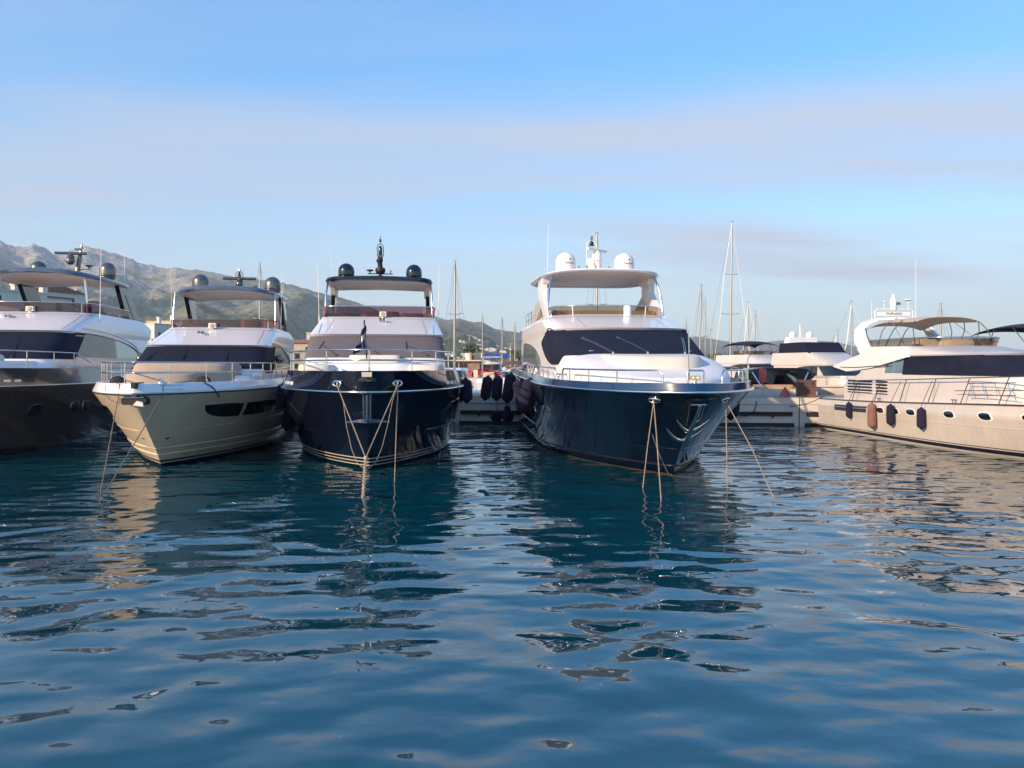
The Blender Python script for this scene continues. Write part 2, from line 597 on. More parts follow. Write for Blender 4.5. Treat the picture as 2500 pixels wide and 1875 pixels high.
def mountain_material(name, green, rock, tan, scale):
    m = bpy.data.materials.new(name)
    m.use_nodes = True
    t = m.node_tree
    b = t.nodes['Principled BSDF']
    b.inputs['Roughness'].default_value = 0.95
    b.inputs['Specular IOR Level'].default_value = 0.1
    tc = N(t, 'ShaderNodeTexCoord')
    n1 = N(t, 'ShaderNodeTexNoise')
    n1.inputs['Scale'].default_value = scale
    n1.inputs['Detail'].default_value = 9
    n1.inputs['Roughness'].default_value = 0.65
    t.links.new(tc.outputs['Object'], n1.inputs['Vector'])
    n2 = N(t, 'ShaderNodeTexNoise')
    n2.inputs['Scale'].default_value = scale * 3.7
    n2.inputs['Detail'].default_value = 8
    n2.inputs['Roughness'].default_value = 0.7
    t.links.new(tc.outputs['Object'], n2.inputs['Vector'])
    sep = N(t, 'ShaderNodeSeparateXYZ')
    t.links.new(tc.outputs['Object'], sep.inputs[0])
    hi = N(t, 'ShaderNodeMapRange')
    t.links.new(sep.outputs[2], hi.inputs['Value'])
    hi.inputs['From Min'].default_value = 150
    hi.inputs['From Max'].default_value = 650
    k = mth(t, 'ADD', mth(t, 'MULTIPLY', hi.outputs[0], 0.28), n1.outputs['Fac'])
    r1 = N(t, 'ShaderNodeMapRange')
    t.links.new(k, r1.inputs['Value'])
    r1.inputs['From Min'].default_value = 0.55
    r1.inputs['From Max'].default_value = 0.70
    r2 = N(t, 'ShaderNodeMapRange')
    t.links.new(n2.outputs['Fac'], r2.inputs['Value'])
    r2.inputs['From Min'].default_value = 0.45
    r2.inputs['From Max'].default_value = 0.62
    m1 = N(t, 'ShaderNodeMix', data_type='RGBA')
    m1.inputs['A'].default_value = (*green, 1)
    m1.inputs['B'].default_value = (*tan, 1)
    t.links.new(r2.outputs[0], m1.inputs['Factor'])
    m2 = N(t, 'ShaderNodeMix', data_type='RGBA')
    t.links.new(m1.outputs['Result'], m2.inputs['A'])
    m2.inputs['B'].default_value = (*rock, 1)
    t.links.new(mth(t, 'MULTIPLY', r1.outputs[0], 0.85), m2.inputs['Factor'])
    n3 = N(t, 'ShaderNodeTexNoise')
    n3.inputs['Scale'].default_value = scale * 16
    n3.inputs['Detail'].default_value = 4
    n3.inputs['Roughness'].default_value = 0.7
    t.links.new(tc.outputs['Object'], n3.inputs['Vector'])
    r3 = N(t, 'ShaderNodeMapRange')
    t.links.new(n3.outputs['Fac'], r3.inputs['Value'])
    r3.inputs['From Min'].default_value = 0.50
    r3.inputs['From Max'].default_value = 0.60
    r3.inputs['To Max'].default_value = 0.75
    m3 = N(t, 'ShaderNodeMix', data_type='RGBA')
    t.links.new(r3.outputs[0], m3.inputs['Factor'])
    t.links.new(m2.outputs['Result'], m3.inputs['A'])
    m3.inputs['B'].default_value = (green[0] * 0.5, green[1] * 0.55, green[2] * 0.5, 1)
    t.links.new(m3.outputs['Result'], b.inputs['Base Color'])
    bp = N(t, 'ShaderNodeBump')
    bp.inputs['Distance'].default_value = 22.0
    t.links.new(n2.outputs['Fac'], bp.inputs['Height'])
    t.links.new(bp.outputs[0], b.inputs['Normal'])
    return m


RANGES = {}


def mountain(name, ridge, Y0, Y1, seed, m, rough, x_pad=250, back=0.5):
    """a range whose crest, at distance Y1, has the given skyline; slopes run down to Y0"""
    pxs = np.linspace(ridge[0][0] - x_pad, ridge[-1][0] + x_pad, 320)
    rp = np.array([r[0] for r in ridge], float)
    ry = np.array([r[1] for r in ridge], float)
    sky = np.interp(pxs, rp, ry)
    ts = np.concatenate([np.linspace(0, 1, 110), np.linspace(1.03, 1 + back, 14)])
    K, T = np.meshgrid((pxs - CX) / FPX, ts)
    crest = (HY - np.interp(K * FPX + CX, rp, ry)) / FPX * Y1 + CAM_H
    Yv = Y0 + (Y1 - Y0) * T
    # columns run straight back from the foot so that the range is a real block of land
    Xv = K * (0.30 * Y0 + 0.70 * Y1) + (K * (Yv - (0.30 * Y0 + 0.70 * Y1))) * 1.0
    prof = np.where(T <= 1, 0.18 * T + 0.82 * np.clip(T, 0, 1) ** 1.75, np.clip(1 - (T - 1) * 1.6, 0, 1))
    base = crest * prof
    nx, ny = Xv / 900.0, Yv / 900.0
    gully = fbm(nx * 1.6, ny * 0.55, seed, 6, True) - 0.55
    det = fbm(nx * 5, ny * 3, seed + 5, 5, True) - 0.5
    env = np.clip(T * 4, 0, 1) * np.clip((1.04 - T) * 3.2, 0, 1)
    Z = base + rough * crest * (gully * 0.95 * env + det * 0.30 * env)
    fine = (vnoise(pxs / 9.0, pxs * 0, seed + 3) - 0.5) * 0.016 + (vnoise(pxs / 3.5, pxs * 0, seed + 9) - 0.5) * 0.010
    Z += crest * fine[None, :] * np.clip(T, 0, 1) ** 6
    edge = np.clip((K - K.min()) / 0.05, 0, 1) * np.clip((K.max() - K) / 0.05, 0, 1)
    Z = Z * edge
    Z = np.maximum(Z, 1.2) - np.where(T <= 0, 4.0, 0.0)
    # keep the slopes below the skyline seen from the harbour
    lim = (HY - np.interp(K * FPX + CX, rp, ry)) / FPX * 0.985 * Yv
    Z = np.where(T < 0.94, np.minimum(Z, np.maximum(lim, 1.2)), Z)
    rows, cols_ = Z.shape
    verts = np.stack([Xv, Yv, Z], -1).reshape(-1, 3)
    idx = np.arange(rows * cols_).reshape(rows, cols_)
    faces = np.stack([idx[:-1, :-1], idx[:-1, 1:], idx[1:, 1:], idx[1:, :-1]], -1).reshape(-1, 4)
    me = bpy.data.meshes.new(name)
    me.from_pydata(verts.tolist(), [], faces.tolist())
    me.shade_smooth()
    me.materials.append(m)
    o = bpy.data.objects.new(name, me)
    col.objects.link(o)
    RANGES[name + str(int(Y1))] = (Xv, Yv, Z)
    return struct(o)


mtA = mountain_material('scrub and limestone', (0.11, 0.14, 0.065), (0.55, 0.50, 0.43), (0.32, 0.27, 0.165), 0.0032)
mtB = mountain_material('dry foothill', (0.10, 0.12, 0.065), (0.32, 0.28, 0.22), (0.27, 0.22, 0.14), 0.003)
mountain('mountain', [(-700, 640), (-500, 575), (-300, 560), (-100, 568), (0, 584), (24, 597), (57, 603), (83, 597), (106, 605),
                      (134, 627), (171, 617), (211, 608), (244, 617), (301, 630), (350, 647), (407, 658), (427, 654), (488, 662),
                      (570, 678), (692, 694), (753, 710), (812, 727), (843, 731), (897, 747), (950, 768), (1010, 800), (1080, 840), (1150, 872)],
         1500, 4300, 3, mtA, 0.55)
mountain('mountain', [(820, 800), (900, 790), (1000, 780), (1060, 773), (1091, 782), (1120, 778), (1156, 789), (1176, 787), (1210, 805),
                      (1259, 812), (1330, 822), (1420, 832), (1540, 836), (1640, 842), (1720, 860)],
         700, 5600, 21, mtB, 0.40)
mountain('mountain', [(1480, 846), (1560, 832), (1640, 822), (1720, 824), (1790, 836), (1850, 842), (1880, 834), (1960, 829), (2040, 835),
                      (2090, 846), (2200, 852), (2350, 850), (2500, 856), (2700, 862), (2900, 870)],
         2600, 8200, 33, mtB, 0.30)

# low shore that carries the town behind the marina
mb = MB()
rows = []
for y, z in ((118, -1.0), (119, 1.3), (150, 1.8), (300, 3.0), (700, 6.0), (1600, 10.0), (2700, 14.0)):
    rows.append([(x, y + ((60 if x > 60 else -20 if x <= -60 else 0) if y < 200 else 0), z) for x in (-2600, -900, -300, -150, -60, 0, 60, 150, 300, 900, 2600)])
mb.grid(rows)
M['shore'] = mat('dry ground', (0.16, 0.13, 0.085), 0.95, var=0.35, vscale=0.05)
struct(mb.build('shore', M['shore'], smooth=0))


# ============================================================ yacht building kit
# local axes: +y runs aft from the bow tip, x to the right when looking from bow to stern, z up from the waterline
class Hull:
    def __init__(s, L, zg, stem, B, Lent, zb=-0.6, p=2.4, q=((-0.6, 1.0), (3.0, 0.8)), sheer=0.0, taper=0.06):
        s.L, s.zg0, s.stem, s.B, s.Lent, s.zb, s.p, s.q, s.sheer, s.taper = L, zg, stem, B, Lent, zb, p, q, sheer, taper

    def zg(s, y):
        return s.zg0 - s.sheer * sm(y / s.L)

    def half(s, y, zr):
        """half breadth at distance y aft, zr = height measured on the bow section"""
        ys = interp(s.stem, zr)
        t = (y - ys) / interp(s.Lent, zr)
        if t <= 0:
            return 0.0
        t = min(t, 1.0)
        b = interp(s.B, zr) * (1 - (1 - t) ** s.p) ** interp(s.q, zr)
        return b * (1 - s.taper * sm((y - 0.55 * s.L) / (0.45 * s.L)))

    def z(s, y, zr):
        if zr <= 0:
            return zr
        return zr * (s.zg(y) / s.zg0)

    def pt(s, side, y, zr, off=0.0):
        b = s.half(y, zr)
        return Vector((side * (b + off), y, s.z(y, zr)))

    def nrm(s, side, y, zr):
        e = 0.03
        a = s.pt(side, y + e, zr) - s.pt(side, max(y - e, interp(s.stem, zr) + 1e-3), zr)
        b = s.pt(side, y, min(zr + e, s.zg0)) - s.pt(side, y, zr - e)
        n = a.cross(b)
        if n.x * side < 0:
            n = -n
        return n.normalized() if n.length > 1e-9 else Vector((side, 0, 0))

    def on(s, side, y, zr, off):
        return s.pt(side, y, zr) + s.nrm(side, y, zr) * off

    def shell(s, levels, nu=46):
        rows = []
        for zr in levels:
            ys = interp(s.stem, zr)
            row = []
            us = [(k / nu) ** 1.8 for k in range(nu + 1)]
            for u in reversed(us):
                row.append(s.pt(-1, ys + (s.L - ys) * u, zr))
            for u in us[1:]:
                row.append(s.pt(1, ys + (s.L - ys) * u, zr))
            rows.append(row)
        mb = MB()
        mb.grid(rows)
        # transom
        mb.grid([[r[0], r[-1]] for r in rows])
        return mb

    def band(s, z0, z1, off, y1=None, nz=2, nu=40, y0=None):
        """a strip lying on the hull between two heights, both sides round the bow"""
        rows = []
        for k in range(nz):
            zr = lerp(z0, z1, k / (nz - 1))
            ys = interp(s.stem, zr) + 0.002
            e = s.L - 0.02 if y1 is None else y1
            us = [(j / nu) ** 1.8 for j in range(nu + 1)]
            row = [s.on(-1, ys + (e - ys) * u, zr, off) for u in reversed(us)]
            row += [s.on(1, ys + (e - ys) * u, zr, off) for u in us]
            rows.append(row)
        return MB().grid(rows)

    def line(s, zr, off, y0=0.0, y1=None, side=0, n=40):
        ys = interp(s.stem, zr) + 0.001
        e = s.L - 0.02 if y1 is None else y1
        us = [(j / n) ** 1.6 for j in range(n + 1)]
        pr = [s.on(1, max(ys, y0) + (e - max(ys, y0)) * u, zr, off) for u in us]
        pl = [s.on(-1, max(ys, y0) + (e - max(ys, y0)) * u, zr, off) for u in us]
        if side > 0:
            return pr
        if side < 0:
            return pl
        tip = Vector((0, ys - off, s.z(ys, zr)))
        return list(reversed(pl)) + [tip] + pr

    def patch(s, side, poly, off=0.012, depth=0.03, ny=None):
        """a plate following the hull, outlined by (y, height) points, with a thin edge let into the hull"""
        ys = [p[0] for p in poly]
        a, b = min(ys), max(ys)
        ny = ny or max(8, min(26, int((b - a) / 0.14)))
        e = (b - a) * 1e-3
        cols = []
        for k in range(ny + 1):
            t = 0.5 - 0.5 * math.cos(math.pi * k / ny)
            y = lerp(a + e, b - e, t)
            zs = []
            for (y0, z0), (y1, z1) in zip(poly, poly[1:] + poly[:1]):
                if (y0 - y) * (y1 - y) <= 0 and y0 != y1:
                    zs.append(z0 + (z1 - z0) * (y - y0) / (y1 - y0))
            lo, hi = min(zs), max(zs)
            cols.append([(y, lerp(lo, hi, j / 4)) for j in range(5)])
        rows = [[s.on(side, y, z, off) for y, z in c] for c in cols]
        mb = MB().grid(rows)
        ring = [c for c in cols[0]] + [c[-1] for c in cols[1:]] + list(reversed(cols[-1][:-1])) + [c[0] for c in reversed(cols[1:-1])]
        out = [s.on(side, y, z, off) for y, z in ring]
        inn = [s.on(side, y, z, -depth) for y, z in ring]
        mb.grid([inn + [inn[0]], out + [out[0]]])
        return mb

    def deck(s, drop, y_end=None):
        e = s.L if y_end is None else y_end
        rows_cap, rows_deck = [], []
        n = 44
        t0 = interp(s.stem, s.zg0)
        for k in range(n + 1):
            y = t0 + (e - t0) * (k / n) ** 1.5
            b = s.half(y, s.zg0)
            z = s.zg(y)
            i1 = max(b - 0.10, 0.0)
            i2 = max(b - 0.13, 0.0)
            rows_cap.append([(-b, y, z), (-i1, y, z + 0.012), (-i2, y, z - drop)])
            rows_cap_r = [(b, y, z), (i1, y, z + 0.012), (i2, y, z - drop)]
            rows_cap[-1] = (rows_cap[-1], rows_cap_r)
            rows_deck.append([(-i2, y, z - drop + 0.002), (-i2 * 0.5, y, z - drop + 0.03), (0, y, z - drop + 0.04), (i2 * 0.5, y, z - drop + 0.03), (i2, y, z - drop + 0.002)])
        cap = MB().grid([r[0] for r in rows_cap]).grid([r[1] for r in rows_cap])
        return cap, MB().grid(rows_deck)

    def rail_path(s, inset, h, y1, y_l=None, lean=0.0, n=26, y0=None):
        """closed-bow handrail path from port quarter round the bow"""
        t0 = interp(s.stem, s.zg0)
        us = [(k / n) ** 1.7 for k in range(n + 1)]
        R, Lp = [], []
        for u in us:
            y = t0 + 0.02 + (y1 - t0) * u
            b = s.half(y, s.zg0)
            nn = s.nrm(1, y, s.zg0)
            n2 = Vector((nn.x, nn.y, 0))
            n2 = n2.normalized() if n2.length > 1e-6 else Vector((0, -1, 0))
            p = Vector((b, y, s.zg(y))) - n2 * inset
            if p.x < 0.02:
                continue
            p.z += h
            R.append(p)
        Lp = [Vector((-p.x, p.y, p.z)) for p in R]
        mid = Vector((0, R[0].y - R[0].x * 0.25, R[0].z))
        return list(reversed(Lp)) + [mid] + R


class House:
    """superstructure skinned through level curves: (z, y front, half width, depth of rounded front, squareness, y aft)"""
    def __init__(s, levels):
        s.lv = levels

    def par(s, z):
        lv = s.lv
        if z <= lv[0][0]:
            return lv[0][1:]
        for a, b in zip(lv, lv[1:]):
            if z <= b[0]:
                t = (z - a[0]) / (b[0] - a[0])
                return tuple(lerp(a[i], b[i], t) for i in range(1, 6))
        return lv[-1][1:]

    def pt(s, u, z):
        yf, w, d, n, ya = s.par(z)
        sg = 1 if u >= 0 else -1
        a = abs(u)
        if a <= 0.6:
            ph = a / 0.6 * math.pi / 2
            # even spacing on the rounded front
            x = w * math.sin(ph) ** (2 / n)
            y = yf + d * (1 - max(math.cos(ph), 0.0) ** (2 / n))
        else:
            x = w
            y = yf + d + (ya - yf - d) * (a - 0.6) / 0.4
        return Vector((sg * x, y, z))

    def side(s, sd, y, z):
        yf, w, d, n, ya = s.par(z)
        t = (yf + d - y) / d
        x = w if t <= 0 else w * max(0.0, 1 - min(t, 1.0) ** n) ** (1 / n)
        return Vector((sd * x, y, z))

    def front_u(s, x, z):
        yf, w, d, n, ya = s.par(z)
        t = min(1.0, abs(x) / w)
        ph = math.asin(t ** (n / 2))
        return math.copysign(ph / (math.pi / 2) * 0.6, x)

    def front(s, x, z):
        yf, w, d, n, ya = s.par(z)
        t = min(1.0, abs(x) / w)
        return Vector((x, yf + d * (1 - (1 - t ** n) ** (1 / n)), z))

    def us(s, nf=26, na=8):
        f = []
        for k in range(-nf, nf + 1):
            t = k / nf
            f.append(0.6 * math.copysign(abs(t) ** 1.0, t))
        left = [-1 + 0.4 * k / na for k in range(na)]
        right = [0.6 + 0.4 * (k + 1) / na for k in range(na)]
        return left + f + right

    def shell(s, zs):
        us = s.us()
        rows = [[s.pt(u, z) for u in us] for z in zs]
        mb = MB().grid(rows)
        mb.grid([[r[0], r[-1]] for r in rows])
        top = rows[-1]
        m = len(top)
        h = m // 2
        mb.grid([[top[i] for i in range(h + 1)], [top[m - 1 - i] for i in range(h + 1)]])
        return mb

    def nrm_u(s, u, z):
        e = 0.01
        a = s.pt(min(u + e, 1), z) - s.pt(max(u - e, -1), z)
        b = s.pt(u, z + 0.02) - s.pt(u, z - 0.02)
        n = b.cross(a)
        if n.y > 0 and abs(u) < 0.55:
            n = -n
        if abs(u) >= 0.55 and n.x * u < 0:
            n = -n
        return n.normalized()

    def nrm_s(s, sd, y, z):
        e = 0.05
        a = s.side(sd, y + e, z) - s.side(sd, y - e, z)
        b = s.side(sd, y, z + e) - s.side(sd, y, z - e)
        n = a.cross(b)
        if n.x * sd < 0:
            n = -n
        return n.normalized() if n.length > 1e-9 else Vector((sd, 0, 0))

    def panel_u(s, u0, u1, zlo, zhi, off, nu=40, nz=8, edge=True):
        """skin panel on the front; zlo/zhi are functions of u"""
        rows = []
        for j in range(nz + 1):
            row = []
            for i in range(nu + 1):
                u = lerp(u0, u1, i / nu)
                z = lerp(zlo(u), zhi(u), j / nz)
                row.append(s.pt(u, z) + s.nrm_u(u, z) * off)
            rows.append(row)
        mb = MB().grid(rows)
        if edge:
            def skirt(pts, fn):
                mb.grid([pts, [p + v for p, v in zip(pts, fn)]])
            bot = [-(s.nrm_u(lerp(u0, u1, i / nu), zlo(lerp(u0, u1, i / nu)))) * off * 1.5 for i in range(nu + 1)]
            skirt(rows[0], bot)
            skirt(rows[-1], bot)
            skirt([r[0] for r in rows], [bot[0]] * len(rows))
            skirt([r[-1] for r in rows], [bot[-1]] * len(rows))
        return mb

    def panel_s(s, sd, y0, y1, zlo, zhi, off, ny=24, nz=5):
        rows = []
        for j in range(nz + 1):
            row = []
            for i in range(ny + 1):
                y = lerp(y0, y1, i / ny)
                z = lerp(zlo(y), zhi(y), j / nz)
                row.append(s.side(sd, y, z) + s.nrm_s(sd, y, z) * off)
            rows.append(row)
        mb = MB().grid(rows)
        ring = rows[0] + [r[-1] for r in rows[1:]] + list(reversed(rows[-1][:-1])) + [r[0] for r in reversed(rows[1:-1])]
        back = [p - Vector((sd * (off + 0.03), 0, 0)) for p in ring]
        mb.grid([ring + [ring[0]], back + [back[0]]])
        return mb


def outline(y0, y1, w, n=5, m=44, cy=None, taper=1.0):
    """superellipse plan of a roof or canopy"""
    cy = (y0 + y1) / 2
    hy = (y1 - y0) / 2
    pts = []
    for k in range(m):
        a = 2 * math.pi * k / m
        c, s_ = math.cos(a), math.sin(a)
        x = w * math.copysign(abs(c) ** (2 / n), c)
        y = hy * math.copysign(abs(s_) ** (2 / n), s_)
        k_ = lerp(taper, 1.0, (y + hy) / (2 * hy))
        pts.append((x * k_, cy + y))
    return pts


def hardtop(parent, y0, y1, w, z, th, crown, m_top, m_under, n=5, taper=0.94, rise=0.0, edge=0.22, recess=True):
    pts = outline(y0, y1, w, n, taper=taper)
    cy = (y0 + y1) / 2

    def rr(k, dz):
        out = []
        for x, y in pts:
            xx, yy = x * k, cy + (y - cy) * k
            arch = crown * (1 - (xx / w) ** 2)
            out.append((xx, yy, z + dz + arch + rise * (yy - y0)))
        return out
    rows = [rr(1 - edge / w, -0.02), rr(0.985, 0.0), rr(1.0, th * 0.35), rr(0.985, th * 0.8), rr(0.93, th), rr(0.6, th + 0.03), rr(0.25, th + 0.045), rr(0.02, th + 0.05)]
    MB().grid(rows, closed=True).build('hardtop', m_top, parent, smooth=50)
    under = [rr(1 - edge / w + 0.004, -0.024), rr(0.80, -0.03), rr(0.785, 0.02), rr(0.4, 0.02), rr(0.02, 0.02)] if recess else \
            [rr(1 - edge / w + 0.004, -0.024), rr(0.5, -0.03), rr(0.02, -0.03)]
    MB().grid(under, closed=True).build('headliner', m_under, parent, smooth=30)


def dome(parent, c, r, h, m, base=None):
    prof = [(r * 0.90, 0), (r * 0.99, 0.04), (r, 0.10)]
    z0 = h - r
    prof += [(r, max(0.12, z0))]
    for k in range(1, 9):
        a = k / 8 * math.pi / 2
        prof.append((max(0.001, r * math.cos(a)), max(0.12, z0) + (h - max(0.12, z0)) * math.sin(a)))
    o = MB().lathe(prof, c, 28).build('satellite_dome', m, parent, smooth=60)
    MB().lathe([(r * 0.80, -0.14), (r * 0.93, -0.05), (r * 0.95, 0.012)], c, 24).build('dome_base', base or m, parent)
    return o


def radar_bar(parent, c, length, rz, m, name='radar_scanner'):
    mb = MB()
    a = Vector((math.cos(rz), math.sin(rz), 0)) * length / 2
    c = Vector(c)
    mb.tube([c - a, c - a * 0.97, c + a * 0.97, c + a], [0.04, 0.07, 0.07, 0.04], 10)
    mb.lathe([(0.05, -0.28), (0.15, -0.26), (0.17, -0.14), (0.10, -0.07), (0.08, 0)], c, 16)
    return mb.build(name, m, parent, smooth=40)


def ball(parent, c, r, m, name):
    prof = [(max(0.001, r * math.cos(a)), r * math.sin(a)) for a in [math.pi * (k / 12 - 0.5) for k in range(13)]]
    return MB().lathe(prof, c, 18).build(name, m, parent, smooth=60)


def rail(parent, paths, posts, r=0.022, m=None, name='handrail'):
    m = m or M['chrome']
    for p in paths:
        MB().tube(p, r, 8).build(name, m, parent, smooth=60)
    for a, b in posts:
        MB().tube([a, b], r * 0.85, 8).build('stanchion', m, parent, smooth=60)


def posts_on(path, zdrop, every, lean=Vector((0, 0, 0)), skip=0.0):
    out = []
    acc = every * 0.5
    for a, b in zip(path, path[1:]):
        L = (b - a).length
        pos = 0.0
        while acc <= L - pos + 1e-9:
            pos += acc
            p = a.lerp(b, pos / L)
            q = p - Vector((0, 0, zdrop)) + lean
            out.append((q, p))
            acc = every
        acc -= (L - pos)
    return out


def whip(parent, a, b, r=0.011, name='whip_antenna', m=None):
    a, b = Vector(a), Vector(b)
    MB().tube([a, a.lerp(b, 0.12), a.lerp(b, 0.13), b], [r * 1.7, r * 1.6, r, r * 0.6], 6).build(name, m or M['paintwhite'], parent)


def horn_pair(parent, c):
    for dx in (-0.07, 0.07):
        prof = [(0.016, 0.0), (0.018, -0.22), (0.03, -0.30), (0.06, -0.36)]
        MB().lathe(prof, (c[0] + dx, c[1], c[2]), 10, axis='Y').build('horn', M['gunmetal'], parent, smooth=60)
    MB().box((c[0], c[1], c[2] - 0.045), (0.24, 0.10, 0.09)).build('horn_bracket', M['chrome'], parent)


def searchlight(parent, c, m=None):
    mb = MB().lathe([(0.05, -0.12), (0.06, 0.0), (0.10, 0.02)], c, 12)
    mb.box((c[0], c[1], c[2] + 0.13), (0.30, 0.22, 0.20), top=0.9)
    o = mb.build('searchlight', m or M['paintwhite'], parent)
    MB().lathe([(0.02, 0.0), (0.075, -0.005), (0.085, -0.03), (0.06, -0.035)], (c[0], c[1] - 0.105, c[2] + 0.13), 14, axis='Y').build('lamp_ring', M['gold_light'], o)


def wiper(parent, a, b, n, m=None, twin=False):
    """arm from pivot a to tip b, blade across the tip; n = outward normal"""
    a, b, n = Vector(a), Vector(b), Vector(n)
    mb = MB()
    d = (b - a).normalized()
    sd = d.cross(n).normalized()
    mb.lathe([(0.04, -0.02), (0.04, 0.05), (0.025, 0.06)], a, 8)
    for k in ((-1, 1) if twin else (0,)):
        mb.tube([a + n * 0.04 + sd * 0.03 * k, a.lerp(b, 0.5) + n * 0.07 + sd * 0.03 * k, b + n * 0.035 + sd * 0.03 * k], 0.011, 6)
    up = Vector((0, 0, 1))
    up = (up - n * up.dot(n)).normalized()
    bl_ = 0.10 if twin else 0.32
    mb.tube([b + n * 0.03 - up * bl_, b + n * 0.03 + up * bl_ * 0.9], 0.012, 6)
    return mb.build('wiper', m or M['blackmat'], parent)


def rounded_block(rows_z, y0, y1, w, n=4, taper=1.0):
    """soft block from stacked superellipse plans: rows_z = [(z, scale)]"""
    rows = []
    for z, k in rows_z:
        pts = outline(y0, y1, w, n, 40, taper=taper)
        cy = (y0 + y1) / 2
        rows.append([(x * k, cy + (y - cy) * k, z) for x, y in pts])
    return MB().grid(rows, closed=True).poly(rows[-1]).poly(list(reversed(rows[0])))


def fly_screen(parent, hs, u0, u1, z0, h, m, lean=0.06, rail_m=None, nu=44, mull=(), top=True, name='fly_windscreen'):
    lo, hi = [], []
    for i in range(nu + 1):
        u = lerp(u0, u1, i / nu)
        n = hs.nrm_u(u, z0 - 0.05)
        n2 = Vector((n.x, n.y, 0)).normalized()
        p = hs.pt(u, z0) - n2 * 0.04
        lo.append(p - Vector((0, 0, 0.03)))
        hi.append(p + Vector((0, 0, h)) + n2 * lean)
    MB().grid([lo, [a.lerp(b, 0.5) for a, b in zip(lo, hi)], hi]).build(name, m, parent, smooth=60)
    if top:
        MB().tube(hi, 0.02, 8).build('screen_rail', rail_m or M['chrome'], parent, smooth=60)
    for t in mull:
        k = int(t * nu)
        MB().tube([lo[k], hi[k]], 0.022, 6).build('screen_post', M['paintwhite'] if rail_m else M['chrome'], parent)
    return hi


def bollard_cleat(parent, c, w=0.3, m=None, rz=0.0):
    mb = MB()
    d = Vector((math.cos(rz), math.sin(rz), 0))
    c = Vector(c)
    mb.tube([c - d * w * 0.6 + Vector((0, 0, .10)), c + d * w * 0.6 + Vector((0, 0, .10))], 0.025, 8)
    for k in (-1, 1):
        mb.tube([c + d * k * w * 0.25 - Vector((0, 0, .02)), c + d * k * w * 0.25 + Vector((0, 0, .10))], 0.022, 8)
    mb.build('cleat', m or M['chrome'], parent)


def fender(name, label, p, length, r, m, hang=0.6, tilt=(0, 0), group=None, tips=True, top=None):
    """cylindrical fender in a cloth cover hung on a lanyard; p = world position of its middle"""
    o = thing(name, label, 'fender', p, 0, group)
    h = length / 2
    k_ = r * 0.55
    prof = [(0.02, -h - k_), (r * 0.22, -h - k_ * 0.85), (r * 0.45, -h - k_ * 0.35), (r * 0.82, -h), (r * 0.97, -h + k_ * 0.5), (r * 1.02, -h + k_ * 1.3), (r * 1.03, 0), (r, h - k_ * 1.2),
            (r * 0.95, h - k_ * 0.5), (r * 0.8, h), (r * 0.42, h + k_ * 0.35), (r * 0.2, h + k_ * 0.8), (0.02, h + k_)]
    b = MB().lathe(prof, (0, 0, 0), 18).build('fender_body', m, o, smooth=60)
    b.rotation_euler = (tilt[0], tilt[1], 0)
    R = Matrix.Rotation(tilt[1], 4, 'Y') @ Matrix.Rotation(tilt[0], 4, 'X')
    top_p = b.rotation_euler.to_matrix() @ Vector((0, 0, h + 0.12))
    end = Vector(top) - Vector(p) if top is not None else top_p + Vector((0, 0, hang))
    MB().tube([top_p, top_p.lerp(end, 0.5), end], 0.012, 6).build('lanyard', M['rope_dark'], o)
    return o


def mooring(name, label, pts, r, m, cat='rope', group=None):
    o = MB().tube(pts, r, 8).build(name, m, None, smooth=60)
    return tag(o, label, cat, group)


def text_mesh(s, size, bold=False):
    cu = bpy.data.curves.new('lettering', 'FONT')
    cu.body = s
    cu.size = size
    cu.align_x = 'CENTER'
    cu.align_y = 'CENTER'
    cu.resolution_u = 2
    if bold:
        cu.offset = size * 0.02
    ob = bpy.data.objects.new('lettering', cu)
    col.objects.link(ob)
    dg = bpy.context.evaluated_depsgraph_get()
    dg.update()
    me = bpy.data.meshes.new_from_object(ob.evaluated_get(dg))
    col.objects.unlink(ob)
    bpy.data.objects.remove(ob)
    return me


def lettering(s, size, parent, fn, m, bold=False, name='lettering'):
    """letters as a thin mesh; fn maps (x, y) of the lettering plane to a point in the parent's space"""
    me = text_mesh(s, size, bold)
    for v in me.vertices:
        v.co = fn(v.co.x, v.co.y)
    me.materials.clear()
    me.materials.append(m)
    o = bpy.data.objects.new(name, me)
    col.objects.link(o)
    o.parent = parent
    return o


def y_at(h, x, zr):
    a, b = interp(h.stem, zr), h.L * 0.5
    for _ in range(40):
        m_ = (a + b) / 2
        if h.half(m_, zr) < abs(x):
            a = m_
        else:
            b = m_
    return b


def levels(a, b, n, extra=()):
    return sorted(set([a + (b - a) * k / n for k in range(n + 1)] + list(extra)))


def to_world(o, p):
    return Matrix.Translation(o.location) @ o.rotation_euler.to_matrix().to_4x4() @ Vector(p)


def ellipse_poly(cy, cz, ry, rz_, n=16, sq=2.0, skew=0.0):
    pts = []
    for k in range(n):
        a = 2 * math.pi * k / n
        c, s_ = math.cos(a), math.sin(a)
        pts.append((cy + ry * math.copysign(abs(c) ** (2 / sq), c) + skew * s_ * rz_, cz + rz_ * math.copysign(abs(s_) ** (2 / sq), s_)))
    return pts


def bow_lights(parent, h, zr, xs, side, m=None):
    for x in xs:
        y = y_at(h, x, zr) if x < interp(h.B, zr) * 0.995 else 6
        mb = h.patch(side, ellipse_poly(y, zr, 0.15, 0.055, 12, 5), 0.02, 0.01)
        mb.build('air_slot', m or M['lens'], parent)


def house_sides(parent, hs, sd, y0, y1, zl, zh, m=None, name='side_window'):
    return hs.panel_s(sd, y0, y1, zl, zh, 0.02).build(name, m or M['mirror'], parent, smooth=50)


